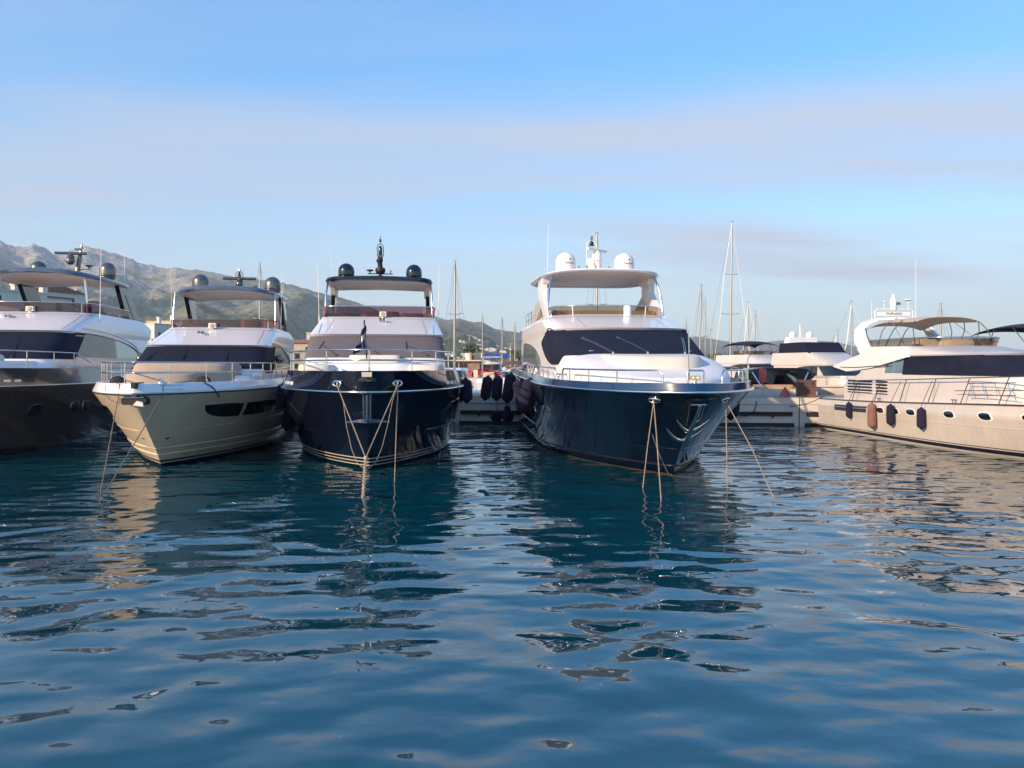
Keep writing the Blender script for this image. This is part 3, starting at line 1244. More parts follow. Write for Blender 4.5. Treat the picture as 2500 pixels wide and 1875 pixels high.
def roof_seams(parent, hs, zh, uv, z0, z1, u_max=0.58):
    """panel joints and low-profile vents on a moulded coach roof"""
    pts = [hs.pt(u, zh) + hs.nrm_u(u, zh) * 0.002 for u in [lerp(-u_max, u_max, k / 40) for k in range(41)]]
    MB().tube(pts, 0.007, 5).build('panel_joint', M['gunmetal'], parent)
    for u in uv:
        pts = [hs.pt(u, lerp(z0, z1, k / 8)) + hs.nrm_u(u, lerp(z0, z1, k / 8)) * 0.002 for k in range(9)]
        MB().tube(pts, 0.006, 5).build('panel_joint', M['gunmetal'], parent)


# ------------------------------------------------------------ black yacht with grey window cover (middle of the row)
def yacht_black():
    o = thing('motor_yacht', 'black flybridge yacht seen bow-on with grey cover over its windscreen', 'yacht', (-4.02, 21.3, 0), rad(8.3),
              'large yachts moored bow out')
    h = Hull(20.0, 2.95, [(-.6, 3.6), (0, 1.85), (1.0, 1.1), (2.0, .38), (2.37, .14), (2.95, 0)],
             [(-.6, 2.1), (0, 2.85), (1.2, 3.1), (2.37, 3.26), (2.95, 3.04)], [(-.6, 9.5), (0, 9), (2.95, 8.4)],
             q=((-.6, 1.0), (0, .93), (2.4, .63), (2.95, .61)))
    h.shell(levels(-.6, 2.95, 18, (2.37, 2.40))).build('hull', M['navy'], o, smooth=40)
    cap, dk = h.deck(0.28)
    cap.build('bulwark_cap', M['navy'], o)
    dk.build('deck', M['gel_matt'], o)
    for k, z in enumerate((0.10, 0.21, 0.32)):
        h.band(z, z + 0.035, 0.006).build('waterline_stripe', M['gel_cream'], o)
    MB().tube(h.line(2.37, 0.02), 0.035, 8).build('rubbing_strake', M['chrome'], o, smooth=60)
    MB().tube(h.line(1.05, 0.004, y0=3.2), 0.022, 6).build('spray_rail', M['navy'], o, smooth=60)
    for sd in (-1, 1):
        bow_lights(o, h, 2.56, (2.42, 2.58, 2.73), sd)
        # long recessed hull windows just visible along the flare
        f = h.patch(sd, [(3.6, 1.50), (4.6, 1.38), (6.6, 1.42), (8.8, 1.52), (8.8, 2.0), (6.6, 1.98), (4.4, 1.9)], 0.012)
        f.build('hull_window', M['glass'], o)
        # fairlead with roller in the bow
        y = y_at(h, 0.82, 2.60)
        c = h.on(sd, y, 2.60, 0.0)
        n = h.nrm(sd, y, 2.60)
        mb = MB()
        tx = Vector((0, 0, 1)).cross(n).normalized()
        pts = [c + n * 0.03 + tx * 0.15 * math.cos(a) + Vector((0, 0, 0.075 * math.sin(a))) for a in [2 * math.pi * k / 14 for k in range(14)]]
        mb.tube(pts, 0.035, 8, closed=True)
        mb.tube([c + n * 0.02 - Vector((0, 0, .08)), c + n * 0.02 + Vector((0, 0, .08))], 0.04, 8)
        mb.build('fairlead', M['chrome'], o, smooth=60)
    # bow light, roller and anchor on the stem
    MB().box((0, 0.0, 2.86), (0.27, 0.16, 0.13), top=1.05).build('bow_roller', M['gel_cream'], o)
    MB().tube([(0.06, 0.25, 2.93), (0.06, 0.25, 3.06)], 0.03, 8).build('bow_light', M['blackmat'], o)
    a = MB()
    sy = interp(h.stem, 2.2) - 0.14
    for dx, r in ((-0.10, 0.03), (0, 0.045), (0.10, 0.03)):
        a.tube([(dx, sy, 2.30), (dx * 0.9, sy + 0.24, 1.58)], r, 8)
    a.build('anchor', M['chrome'], o, smooth=60)
    mbf = MB()
    yb = interp(h.stem, 1.5) - 0.10
    mbf.grid([[(-0.62, yb + .18, 1.50), (-0.30, yb - .02, 1.56), (0, yb - .10, 1.62), (0.30, yb - .02, 1.56), (0.62, yb + .18, 1.50)],
              [(-0.64, yb + .16, 1.46), (-0.30, yb - .12, 1.49), (0, yb - .20, 1.47), (0.30, yb - .12, 1.49), (0.64, yb + .16, 1.46)],
              [(-0.60, yb + .30, 1.46), (-0.30, yb + .10, 1.44), (0, yb + .02, 1.43), (0.30, yb + .10, 1.44), (0.60, yb + .30, 1.46)]])
    mbf.build('anchor_fluke', M['chrome'], o, smooth=50)
    # superstructure
    hs = House([(2.62, 6.9, 2.66, 1.3, 3.6, 17.6), (3.42, 7.6, 2.64, 1.3, 4.2, 17.6), (4.26, 9.0, 2.62, 1.3, 4.4, 17.8),
                (4.34, 8.85, 2.64, 1.35, 4.2, 17.9), (4.9, 11.0, 2.55, 1.5, 4.0, 18.0), (5.22, 12.1, 2.48, 1.3, 4.0, 18.0)])
    hs.shell([2.62, 3.0, 3.42, 3.8, 4.26, 4.34, 4.5, 4.7, 4.9, 5.05, 5.16, 5.22]).build('superstructure', M['gel'], o, smooth=32)
    ue = hs.front_u(2.60, 3.8)
    hs.panel_u(-0.62, 0.62, lambda u: 3.40 - (0.12 if abs(u) > 0.5 else 0.0), lambda u: 4.255, 0.025).build('windscreen_cover', M['cov_grey'], o, smooth=50)
    for sd in (-1, 1):
        house_sides(o, hs, sd, 10.8, 16.8, lambda y: 3.25, lambda y: 4.15 - 0.5 * sm((y - 13.5) / 3.3), M['mirror'])
        MB().tube([hs.pt(sd * 0.30, 4.36) + Vector((0, -.01, .01)), hs.pt(sd * 0.36, 4.85) + Vector((0, -.01, .015))], 0.008, 6).build('roof_seam', M['gunmetal'], o)
    for x, dx in ((-2.05, 0.62), (-0.45, 0.62), (1.15, 0.80)):
        pa = hs.front(x + dx, 3.47)
        pb = hs.front(x, 3.86)
        wiper(o, pa + Vector((0, -0.03, 0)), pb + Vector((0, -0.02, 0.01)), hs.nrm_u(hs.front_u(x, 3.8), 3.8))
    roof_seams(o, hs, 5.10, (-0.22, 0.22), 4.36, 5.10)
    # foredeck seating in front of the windscreen
    rounded_block([(2.62, 1.0), (3.0, 1.0), (3.16, 0.97), (3.20, 0.90)], 3.6, 7.9, 2.35, 4.5, 0.62).build('coachroof', M['gel'], o, smooth=50)
    rounded_block([(3.1, 1.0), (3.44, 1.0), (3.49, 0.96)], 6.7, 7.7, 0.92, 7).build('bench', M['cushion'], o, smooth=40)
    for sd in (-1, 1):
        b = rounded_block([(2.66, 1.0), (3.04, 1.0), (3.14, 0.92)], 3.3, 6.0, 0.62, 3.5)
        b.v = [(x + sd * 1.75, y, z) for x, y, z in b.v]
        b.build('sunpad', M['cushion'], o, smooth=50)
        MB().tube([(sd * 1.15, 4.2, 3.0), (sd * 1.2, 4.35, 3.18), (sd * 1.6, 4.8, 3.22), (sd * 2.1, 5.0, 3.22)], 0.018, 8).build('grab_rail', M['chrome'], o)
    # bow rail
    top = h.rail_path(0.10, 0.60, 7.4)
    mid = h.rail_path(0.10, 0.31, 7.2)
    top[0] = top[0] - Vector((0, -.15, .10))
    top[-1] = top[-1] - Vector((0, -.15, .10))
    rail(o, [top, mid], posts_on(top, 0.60, 1.55), 0.026)
    # jack staff with furled pennant
    MB().tube([(-0.02, 0.42, 3.30), (-0.10, 0.60, 4.40)], 0.022, 8).build('flag_staff', M['blackmat'], o)
    rows = []
    for j in range(9):
        t = j / 8
        rows.append([(-0.06 - 0.34 * u * (0.25 + 0.75 * t) + 0.03 * math.sin(7 * t + 5 * u), 0.57 - 0.08 * t + 0.07 * math.sin(9 * u + 3 * t), 4.30 - 0.72 * t - 0.18 * u) for u in (0, .25, .5, .75, 1)])
    MB().grid(rows[:4]).build('pennant', M['flagblue'], o, smooth=60)
    MB().grid(rows[3:6]).build('pennant_band', M['cushion'], o, smooth=60)
    MB().grid(rows[5:]).build('pennant', M['flagblue'], o, smooth=60)
    # flybridge
    hi = fly_screen(o, hs, -0.72, 0.72, 5.22, 0.46, M['plum'], 0.05, mull=(0.20, 0.80))
    for x0, w_, hh in ((-1.75, 0.85, 0.24), (-0.35, 0.55, 0.34), (0.35, 0.55, 0.34), (1.7, 0.8, 0.26)):
        b = rounded_block([(5.1, 1.0), (5.22 + hh * 0.8, 1.0), (5.25 + hh, 0.86)], 14.0, 14.7, w_, 3)
        b.v = [(x + x0, y, z) for x, y, z in b.v]
        b.build('fly_seat', M['brownseat'], o, smooth=50)
    searchlight(o, (0.18, 11.95, 5.20))
    horn_pair(o, (0.17, 11.2, 5.06))
    for sd in (-1, 1):
        MB().tube([(sd * 2.36, 13.2, 5.15), (sd * 2.34, 13.35, 6.3), (sd * 2.28, 13.6, 6.88)], 0.05, 10).build('roof_post', M['chrome'], o, smooth=60)
        MB().prism([(15.5, 5.1), (16.4, 5.1), (17.0, 6.9), (16.3, 6.9)], 'X', sd * 2.16, sd * 2.34).build('roof_pillar', M['black'], o)
        MB().prism([(15.3, 6.45), (17.1, 6.45), (17.3, 6.85), (15.0, 6.85)], 'X', sd * 2.12, sd * 2.3).build('pillar_bracket', M['liner'], o)
        whip(o, (sd * 2.60, 13.0, 4.95), (sd * 2.66, 13.0, 7.6 if sd > 0 else 7.7), 0.014)
    whip(o, (-2.2, 15.2, 6.9), (-2.4, 15.0, 9.6), 0.010)
    hardtop(o, 12.9, 17.6, 2.46, 6.82, 0.20, 0.10, M['black'], M['liner'], n=9, taper=0.97)
    dome(o, (-1.53, 14.5, 7.20), 0.37, 0.62, M['black'])
    dome(o, (1.56, 14.5, 7.20), 0.37, 0.62, M['black'])
    mb = MB().tube([(0, 15, 7.05), (0, 15, 7.45)], 0.075, 10)
    mb.lathe([(0.10, 7.40), (0.20, 7.46), (0.24, 7.56), (0.22, 7.68), (0.10, 7.72)], (0, 15, 0), 16)
    mb.tube([(0, 15, 7.7), (-0.02, 15, 7.95), (-0.05, 15, 8.0), (0, 15, 8.12), (0, 15, 8.20)], [0.12, 0.11, 0.16, 0.13, 0.08], 10)
    mb.build('mast', M['blackmat'], o, smooth=50)
    MB().box((0, 15, 8.24), (0.27, 0.2, 0.10)).build('mast_bracket', M['gunmetal'], o)
    MB().tube([(-0.14, 15, 8.28), (-0.14, 15, 8.68), (-0.10, 15, 8.78), (0, 15, 8.83), (0.10, 15, 8.78), (0.14, 15, 8.68), (0.14, 15, 8.28)], 0.018, 8).build('mast_hoop', M['blackmat'], o, smooth=60)
    MB().lathe([(0.06, 8.28), (0.09, 8.34), (0.09, 8.62), (0.05, 8.72), (0.01, 8.74)], (0, 15, 0), 14).build('camera_head', M['black'], o, smooth=50)
    MB().tube([(0, 15, 8.83), (0, 15, 8.92), (0, 15, 8.93), (0, 15, 9.04), (0, 15, 9.05), (0, 15, 9.22)], [0.02, 0.02, 0.055, 0.055, 0.02, 0.005], 8).build('masthead_light', M['blackmat'], o)
    MB().tube([(-0.58, 15, 7.42), (0.58, 15, 7.42)], 0.025, 6).build('mast_crossbar', M['blackmat'], o)
    MB().lathe([(0.02, 7.44), (0.04, 7.52), (0.17, 7.56), (0.16, 7.60), (0.04, 7.62)], (-0.48, 15, 0), 14).build('gps_antenna', M['blackmat'], o)
    MB().lathe([(0.02, 7.42), (0.02, 7.54), (0.05, 7.58)], (0.48, 15, 0), 8).build('gps_antenna', M['blackmat'], o)
    return o, h


# ------------------------------------------------------------ pale gold yacht
def yacht_gold():
    o = thing('motor_yacht', 'pale gold yacht with white deck edge and tan cover on its foredeck', 'yacht', (-10.33, 20.9, 0), rad(9.7),
              'large yachts moored bow out')
    h = Hull(19.6, 2.60, [(-.6, 4.4), (0, 2.9), (0.5, 2.35), (1.2, 1.45), (2.0, .45), (2.32, .08), (2.36, .05), (2.60, 0.16)],
             [(-.6, 1.9), (0, 2.45), (0.45, 2.62), (1.2, 2.72), (2.32, 2.86), (2.60, 2.72)], [(-.6, 10), (0, 9.6), (2.6, 8.8)],
             q=((-.6, 1.1), (0, 1.05), (0.5, 0.98), (1.3, .86), (2.3, .72), (2.6, .72)))
    h.shell(levels(-.6, 2.32, 16, (0.35, 0.45, 0.60))).build('hull', M['gold'], o, smooth=30)
    h.shell([2.32, 2.36, 2.45, 2.55, 2.60]).build('gunwale', M['gel'], o, smooth=40)
    cap, dk = h.deck(0.10)
    cap.build('bulwark_cap', M['gel'], o)
    dk.build('deck', M['gel_matt'], o)
    MB().tube(h.line(2.31, 0.006), 0.022, 6).build('rubbing_strake', M['blackmat'], o)
    h.band(-0.02, 0.09, 0.006).build('boot_stripe', M['boot'], o)
    h.band(0.10, 0.135, 0.007).build('waterline_stripe', M['gel_cream'], o)
    h.band(0.145, 0.20, 0.006).build('boot_stripe', M['boot'], o)
    for z, y0 in ((0.62, 3.2), (0.40, 3.2)):
        MB().tube(h.line(z, 0.006, y0=y0), [0.004] + [0.03] * 40 + [0.02] + [0.03] * 40 + [0.004], 6).build('spray_rail', M['gold'], o, smooth=60)
    MB().tube(h.line(1.18, 0.002, y0=2.0), 0.010, 5).build('styling_line', M['gold'], o)
    for sd in (-1, 1):
        p1 = [(2.35, 1.88), (2.6, 1.70), (3.0, 1.57), (3.6, 1.49), (4.55, 1.46), (4.40, 1.85), (3.4, 1.89)]
        p2 = [(4.85, 1.46), (9.3, 1.38), (9.5, 1.82), (4.70, 1.85)]
        for p in (p1, p2):
            cy = sum(a[0] for a in p) / len(p)
            cz = sum(a[1] for a in p) / len(p)
            fr = [(cy + (a - cy) * 1.03, cz + (b - cz) * 1.12) for a, b in p]
            f = h.patch(sd, fr, 0.010).build('hull_window', M['chrome'], o)
            h.patch(sd, p, 0.018).build('pane', M['glass'], f)
        for z in (2.42, 2.545):
            MB().tube([h.on(sd, y, z, 0.004) for y in (0.55, 0.75, 0.95, 1.15)], 0.005, 5).build('gunwale_groove', M['gunmetal'], o)
        pr = h.patch(sd, ellipse_poly(y_at(h, 0.35, 0.9) if False else interp(h.stem, 0.92) + 0.42, 0.92, 0.05, 0.03, 10), 0.01)
        pr.build('drain', M['blackmat'], o)
    # anchor pocket and bow roller
    mb = MB()
    ys = interp(h.stem, 2.2) - 0.03
    mb.prism([(-0.34, 2.18), (-0.29, 2.03), (0.29, 2.03), (0.34, 2.18), (0.24, 2.28), (0.10, 2.33), (-0.10, 2.33), (-0.24, 2.28)], 'Y', ys - 0.03, ys + 0.6)
    mb.build('anchor_pocket', M['blackmat'], o)
    MB().tube([(-0.28, ys - 0.05, 2.22), (0.26, ys - 0.05, 2.22)], 0.018, 8).build('roller_pin', M['chrome'], o)
    MB().prism([(0.0, 2.02), (0.27, 1.98), (0.25, 2.10), (0.10, 2.14)], 'Y', ys - 0.12, ys + 0.05).build('anchor', M['paintwhite'], o)
    MB().box((0.06, 0.30, 2.56), (0.10, 0.85, 0.16)).build('chain_slot', M['blackmat'], o)
    hs = House([(2.5, 6.5, 2.30, 1.7, 3.4, 17.4), (3.02, 7.1, 2.40, 1.7, 3.6, 17.4), (3.84, 8.6, 2.26, 1.6, 4.0, 17.8),
                (3.90, 8.45, 2.30, 1.6, 3.8, 18.2), (4.40, 10.4, 2.30, 1.8, 3.2, 18.4), (4.72, 11.6, 2.22, 1.5, 3.2, 17.2)])
    hs.shell([2.5, 2.75, 3.02, 3.3, 3.6, 3.84, 3.90, 4.0, 4.15, 4.3, 4.4, 4.5, 4.6, 4.68, 4.72]).build('superstructure', M['gel'], o, smooth=32)
    hs.panel_u(-0.66, 0.66, lambda u: 2.98 - 0.16 * sm((abs(u) - 0.45) / 0.15), lambda u: 3.835 + 0.05 * sm((abs(u) - 0.58) / 0.06), 0.025).build('windscreen_cover', M['cov_navy'], o, smooth=50)
    for sd in (-1, 1):
        def top(y):
            return 3.15 + 0.86 * math.sqrt(max(0.0, 1 - ((y - 10.6) / 5.2) ** 2))
        house_sides(o, hs, sd, 10.2, 15.6, lambda y: 2.95, top, M['mirror'])
        path = [hs.side(sd, y, top(y) + 0.04) + Vector((sd * 0.03, 0, 0)) for y in [10.2 + 5.6 * k / 16 for k in range(17)]]
        MB().tube(path, 0.05, 8).build('window_arch', M['gel'], o, smooth=60)
        MB().tube([hs.side(sd, y, 4.10 - 0.06 * (y - 11)) + Vector((sd * .01, 0, 0)) for y in (11, 12.5, 14, 15.5, 17)], 0.022, 6).build('styling_line', M['gunmetal'], o)
        ball(o, (sd * 2.62, 9.9, 3.38), 0.17, M['gunmetal'], 'wing_mirror')
    for x in (-1.75, -0.55, 0.95):
        pa = hs.front(x - 0.05, 3.05)
        pb = hs.front(x + 0.05, 3.45)
        wiper(o, pa + Vector((0, -.03, 0)), pb + Vector((0, -.02, .01)), hs.nrm_u(hs.front_u(x, 3.4), 3.4))
    roof_seams(o, hs, 4.60, (-0.30, 0.30), 3.93, 4.60)
    # covered sunpads on the foredeck
    rounded_block([(2.5, 1.0), (2.78, 1.0), (2.86, 0.97), (2.92, 0.90)], 2.6, 6.4, 1.72, 3.2, 0.72).build('sunpad_cover', M['cov_tan'], o, smooth=50)
    rounded_block([(2.6, 1.0), (3.08, 1.0), (3.18, 0.95), (3.22, 0.86)], 5.0, 7.6, 1.72, 4.0, 0.95).build('seat_cover', M['cov_tan'], o, smooth=50)
    rounded_block([(2.5, 1.0), (2.72, 1.0), (2.76, 0.96)], 5.6, 9.2, 2.25, 4).build('coachroof', M['gel'], o, smooth=50)
    top = h.rail_path(0.14, 0.60, 9.5)
    mid = h.rail_path(0.14, 0.30, 9.3)
    rail(o, [top, mid], posts_on(top, 0.60, 1.45), 0.021)
    for x, y in ((-0.95, 1.9), (1.28, 2.6)):
        bollard_cleat(o, (x, y, 2.56), 0.34, rz=0.9 if x < 0 else -0.7)
        mb = MB()
        rows = []
        for k in range(5):
            a = math.pi / 2 * k / 4
            rows.append([(x + 0.24 * math.cos(a) * math.cos(b), y + 0.17 * math.cos(a) * math.sin(b), 2.60 + 0.20 * math.sin(a)) for b in [2 * math.pi * j / 12 for j in range(12)]])
        mb.grid(rows, closed=True).build('coiled_rope', M['rope_dark'], o, smooth=60)
    MB().lathe([(0.09, 2.52), (0.08, 2.62), (0.06, 2.66), (0.09, 2.72), (0.03, 2.74)], (0.35, 1.5, 0), 12).build('windlass', M['chrome'], o)
    # flybridge
    fly_screen(o, hs, -0.70, 0.70, 4.72, 0.32, M['plum'], 0.0, rail_m=M['brownseat'], mull=(0.22, 0.76))
    for x0, w_, hh in ((-1.3, 0.75, 0.22), (0.05, 0.5, 0.2), (0.9, 0.45, 0.46), (1.75, 0.34, 0.46)):
        b = rounded_block([(4.6, 1.0), (4.72 + hh * 0.8, 1.0), (4.75 + hh, 0.82)], 13.4, 14.1, w_, 3)
        b.v = [(x + x0, y, z) for x, y, z in b.v]
        b.build('fly_seat', M['brownseat'], o, smooth=50)
    searchlight(o, (-0.22, 11.25, 4.64))
    horn_pair(o, (-0.40, 10.3, 4.44))
    for sd in (-1, 1):
        MB().tube([(sd * 2.12, 12.6, 4.7), (sd * 2.10, 12.75, 5.6), (sd * 2.08, 12.9, 6.26)], 0.04, 10).build('roof_post', M['chrome'], o, smooth=60)
        MB().prism([(16.2, 4.5), (17.3, 4.4), (15.6, 6.3), (14.6, 6.3)], 'X', sd * 1.98, sd * 2.16).build('roof_pillar', M['black'], o)
        MB().prism([(16.35, 4.7), (16.85, 4.65), (15.5, 6.05), (14.95, 6.05)], 'X', sd * 2.17, sd * 2.175).build('pillar_glass', M['mirror'], o)
        MB().grid([[(sd * 2.12, y, 4.62) for y in (12.9, 14, 15, 16.2)], [(sd * 2.14, y, 4.98) for y in (12.9, 14, 15, 16.2)]]).build('side_screen', M['clear'], o)
    hardtop(o, 12.1, 17.6, 2.36, 6.18, 0.18, 0.20, M['slate'], M['liner'], n=4.0, taper=0.90)
    for x, z in ((-1.35, 6.62), (1.78, 6.56)):
        dome(o, (x, 14.3, z), 0.36, 0.62, M['gunmetal'])
    MB().tube([(0.2, 15, 6.4), (0.2, 15, 6.78)], 0.06, 8).build('mast', M['gunmetal'], o)
    ball(o, (0.2, 15, 6.90), 0.17, M['gunmetal'], 'camera_ball')
    radar_bar(o, (0.2, 15.1, 7.16), 1.50, 0.0, M['gunmetal'])
    MB().tube([(0.05, 15, 7.2), (0.05, 15, 7.38), (0.12, 15, 7.47), (0.28, 15, 7.47), (0.36, 15, 7.38), (0.36, 15, 7.2)], 0.018, 6).build('mast_hoop', M['gunmetal'], o)
    MB().lathe([(0.10, 7.24), (0.07, 7.32), (0.05, 7.42), (0.02, 7.46)], (0.2, 15, 0), 12).build('bell', M['bellmetal'], o)
    MB().tube([(0.2, 15, 7.44), (0.2, 15, 7.5), (0.2, 15, 7.51), (0.2, 15, 7.58), (0.2, 15, 7.70)], [0.02, 0.02, 0.05, 0.04, 0.005], 8).build('masthead_light', M['gunmetal'], o)
    MB().lathe([(0.03, 6.45), (0.03, 6.66), (0.14, 6.70), (0.12, 6.74), (0.02, 6.76)], (0.98, 14.4, 0), 12).build('gps_antenna', M['gunmetal'], o)
    MB().lathe([(0.03, 6.5), (0.03, 6.60), (0.06, 6.66), (0.05, 6.70)], (-0.75, 14.4, 0), 10).build('gps_antenna', M['gunmetal'], o)
    whip(o, (1.95, 16.4, 6.3), (2.05, 16.4, 7.3), 0.010)
    whip(o, (-2.3, 13.2, 4.5), (-2.3, 13.0, 7.6), 0.009)
    whip(o, (2.30, 13.0, 4.6), (2.36, 13.0, 7.4), 0.009)
    return o, h


# ------------------------------------------------------------ dark bronze yacht at the left edge
def yacht_bronze():
    o = thing('motor_yacht', 'dark bronze yacht with square portholes and navy cover over its windscreen', 'yacht', (-18.7, 22.0, 0), rad(9.7),
              'large yachts moored bow out')
    h = Hull(21.0, 3.03, [(-.6, 4.0), (0, 2.4), (1.2, 1.2), (2.1, .38), (2.42, .12), (3.03, 0)],
             [(-.6, 2.2), (0, 2.75), (1.2, 2.95), (2.42, 3.10), (3.03, 2.98)], [(-.6, 10), (0, 9), (3.03, 8.4)],
             q=((-.6, 1.0), (0, .95), (2.4, .74), (3.03, .72)), sheer=0.10)
    h.shell(levels(-.6, 3.03, 18, (2.42,))).build('hull', M['bronze'], o, smooth=40)
    cap, dk = h.deck(0.25)
    cap.build('bulwark_cap', M['bronze'], o)
    dk.build('deck', M['gel_matt'], o)
    MB().tube(h.line(2.42, 0.02), 0.03, 8).build('rubbing_strake', M['chrome'], o, smooth=60)
    h.band(-0.02, 0.16, 0.006).build('boot_stripe', M['boot'], o)
    for sd in (-1, 1):
        for y in (3.0, 3.45, 3.9):
            h.patch(sd, ellipse_poly(y, 2.60, 0.15, 0.045, 12, 4), 0.02, 0.01).build('air_slot', M['lens'], o)
        for y, w_ in ((5.25, 0.32), (7.75, 0.30), (8.75, 0.30)):
            f = h.patch(sd, ellipse_poly(y, 1.50, w_ * 1.16, 0.235, 16, 5), 0.012).build('porthole', M['chrome'], o)
            h.patch(sd, ellipse_poly(y - 0.03, 1.52, w_, 0.20, 16, 5), 0.022).build('pane', M['glass'], f)
        f = h.patch(sd, [(1.7, 1.75), (2.4, 1.40), (3.3, 1.60), (3.6, 1.74), (2.6, 1.78)], 0.012).build('hull_window', M['chrome'], o)
        h.patch(sd, [(1.8, 1.74), (2.4, 1.46), (3.2, 1.64), (3.45, 1.74), (2.6, 1.765)], 0.022).build('pane', M['glass'], f)
        bollard_cleat(o, h.pt(sd, 7.25, 3.03) + Vector((-sd * .06, 0, -.05)), 0.34, rz=rad(90))
    hs = House([(2.78, 5.9, 2.50, 1.7, 3.6, 18.5), (3.40, 6.5, 2.58, 1.7, 4.0, 18.5), (4.42, 8.0, 2.48, 1.6, 4.4, 18.8),
                (4.50, 7.85, 2.52, 1.6, 4.2, 19.2), (5.05, 9.6, 2.50, 2.2, 3.2, 19.5), (5.42, 11.0, 2.30, 2.0, 3.2, 18.6)])
    hs.shell([2.78, 3.1, 3.4, 3.8, 4.2, 4.42, 4.5, 4.65, 4.8, 5.0, 5.15, 5.28, 5.38, 5.42]).build('superstructure', M['gel'], o, smooth=32)
    hs.panel_u(-0.62, 0.62, lambda u: 3.36, lambda u: 4.41 + 0.08 * sm((abs(u) - 0.54) / 0.04), 0.025).build('windscreen_cover', M['cov_navy'], o, smooth=50)
    for sd in (-1, 1):
        def top(y):
            return 3.50 + 0.95 * math.sqrt(max(0.0, 1 - ((y - 9.6) / 7.6) ** 2))
        house_sides(o, hs, sd, 8.95, 13.6, lambda y: 3.45, top, M['mirror_dark_reflection'])  # forward pane: neighbouring yacht's dark reflection put into the glass colour
        house_sides(o, hs, sd, 13.75, 16.9, lambda y: 3.45, top, M['mirror'])
        path = [hs.side(sd, y, top(y) + 0.05) + Vector((sd * 0.03, 0, 0)) for y in [8.9 + 8.2 * k / 20 for k in range(21)]]
        MB().tube(path, 0.06, 8).build('window_arch', M['gel'], o, smooth=60)
        path = [hs.side(sd, y, top(y) + 0.22) + Vector((sd * 0.02, 0, 0)) for y in [9.6 + 8.4 * k / 20 for k in range(21)]]
        MB().tube(path, 0.035, 8).build('styling_line', M['gel'], o, smooth=60)
        MB().prism([(16.5, 5.2), (18.7, 4.95), (16.5, 7.0), (15.0, 7.0)], 'X', sd * 2.05, sd * 2.25).build('roof_pillar', M['black'], o)
        MB().prism([(17.45, 5.3), (18.1, 5.2), (16.25, 6.6), (15.95, 6.6)], 'X', sd * 2.26, sd * 2.266).build('pillar_glass', M['mirror_dark_reflection'], o)
        MB().tube([(sd * 1.85, 12.2, 5.4), (sd * 1.80, 12.2, 6.2), (sd * 1.72, 12.2, 7.0)], 0.045, 10).build('roof_post', M['chrome'], o, smooth=60)
        # boarding ladder rail behind the pillar
        for dy in (0, 0.35):
            MB().tube([(sd * 2.2, 18.5 + dy, 4.7), (sd * 2.2, 18.45 + dy, 5.4), (sd * 2.2, 18.2 + dy, 5.55), (sd * 2.2, 17.9 + dy, 5.5)], 0.022, 6).build('aft_rail', M['chrome'], o)
    roof_seams(o, hs, 5.30, (-0.34, 0.34), 4.55, 5.30)
    wiper(o, hs.front(1.2, 3.42) + Vector((0, -.03, 0)), hs.front(1.1, 3.9), hs.nrm_u(hs.front_u(1.1, 3.8), 3.8))
    wiper(o, hs.front(-0.6, 3.42) + Vector((0, -.03, 0)), hs.front(-0.5, 3.9), hs.nrm_u(hs.front_u(-.5, 3.8), 3.8))
    rounded_block([(2.7, 1.0), (3.18, 1.0), (3.28, 0.96)], 3.4, 8.0, 2.30, 4, 0.7).build('coachroof', M['gel'], o, smooth=50)
    for sd in (-1, 1):
        b = rounded_block([(3.2, 1.0), (3.42, 1.0), (3.50, 0.9)], 4.2, 5.6, 0.55, 3.4)
        b.v = [(x + sd * 0.95, y, z) for x, y, z in b.v]
        b.build('sunpad', M['cushion'], o, smooth=50)
    top = h.rail_path(0.12, 0.60, 8.6)
    top[0] = h.pt(-1, 9.6, 3.03) + Vector((0.12, 0, 0.25))
    top[-1] = h.pt(1, 9.6, 3.03) + Vector((-0.12, 0, 0.25))
    rail(o, [top], posts_on(top[1:-1], 0.60, 1.65), 0.024)
    fly_screen(o, hs, -0.86, 0.86, 5.42, 0.42, M['plum'], 0.02, mull=(0.30, 0.70, 0.82, 0.18))
    for x0, w_ in ((-1.2, 0.8), (0.3, 0.5), (1.3, 0.55)):
        b = rounded_block([(5.3, 1.0), (5.58, 1.0), (5.66, 0.84)], 14.3, 15.0, w_, 3)
        b.v = [(x + x0, y, z) for x, y, z in b.v]
        b.build('fly_seat', M['brownseat'], o, smooth=50)
    MB().tube([(0.9 + 0.17 * math.cos(a), 13.6, 5.68 + 0.17 * math.sin(a)) for a in [2 * math.pi * k / 16 for k in range(16)]], 0.018, 6, closed=True).build('steering_wheel', M['blackmat'], o)
    searchlight(o, (0.05, 10.85, 5.40))
    horn_pair(o, (-0.25, 9.9, 5.14))
    hardtop(o, 11.0, 17.5, 2.55, 6.92, 0.20, 0.22, M['slate'], M['liner'], n=3.6, taper=0.86)
    MB().box((0.55, 12.6, 7.10), (0.42, 0.18, 0.03)).build('ceiling_lamp', M['lens'], o)
    dome(o, (1.6, 15.5, 7.44), 0.37, 0.70, M['gunmetal'])
    dome(o, (-1.5, 15.5, 7.44), 0.37, 0.70, M['gunmetal'])
    mb = MB().tube([(-0.10, 16.2, 7.2), (0.0, 16.2, 7.9), (0.12, 16.2, 8.6), (0.16, 16.2, 8.95)], [0.13, 0.11, 0.09, 0.03], 8)
    mb.build('mast', M['gunmetal'], o)
    MB().tube([(0.17, 16.2, 8.9), (0.17, 16.2, 8.95), (0.18, 16.2, 9.02), (0.18, 16.2, 9.2)], [0.02, 0.055, 0.05, 0.005], 8).build('masthead_light', M['gunmetal'], o)
    radar_bar(o, (-0.25, 16.0, 8.62), 1.45, 0.05, M['gunmetal'])
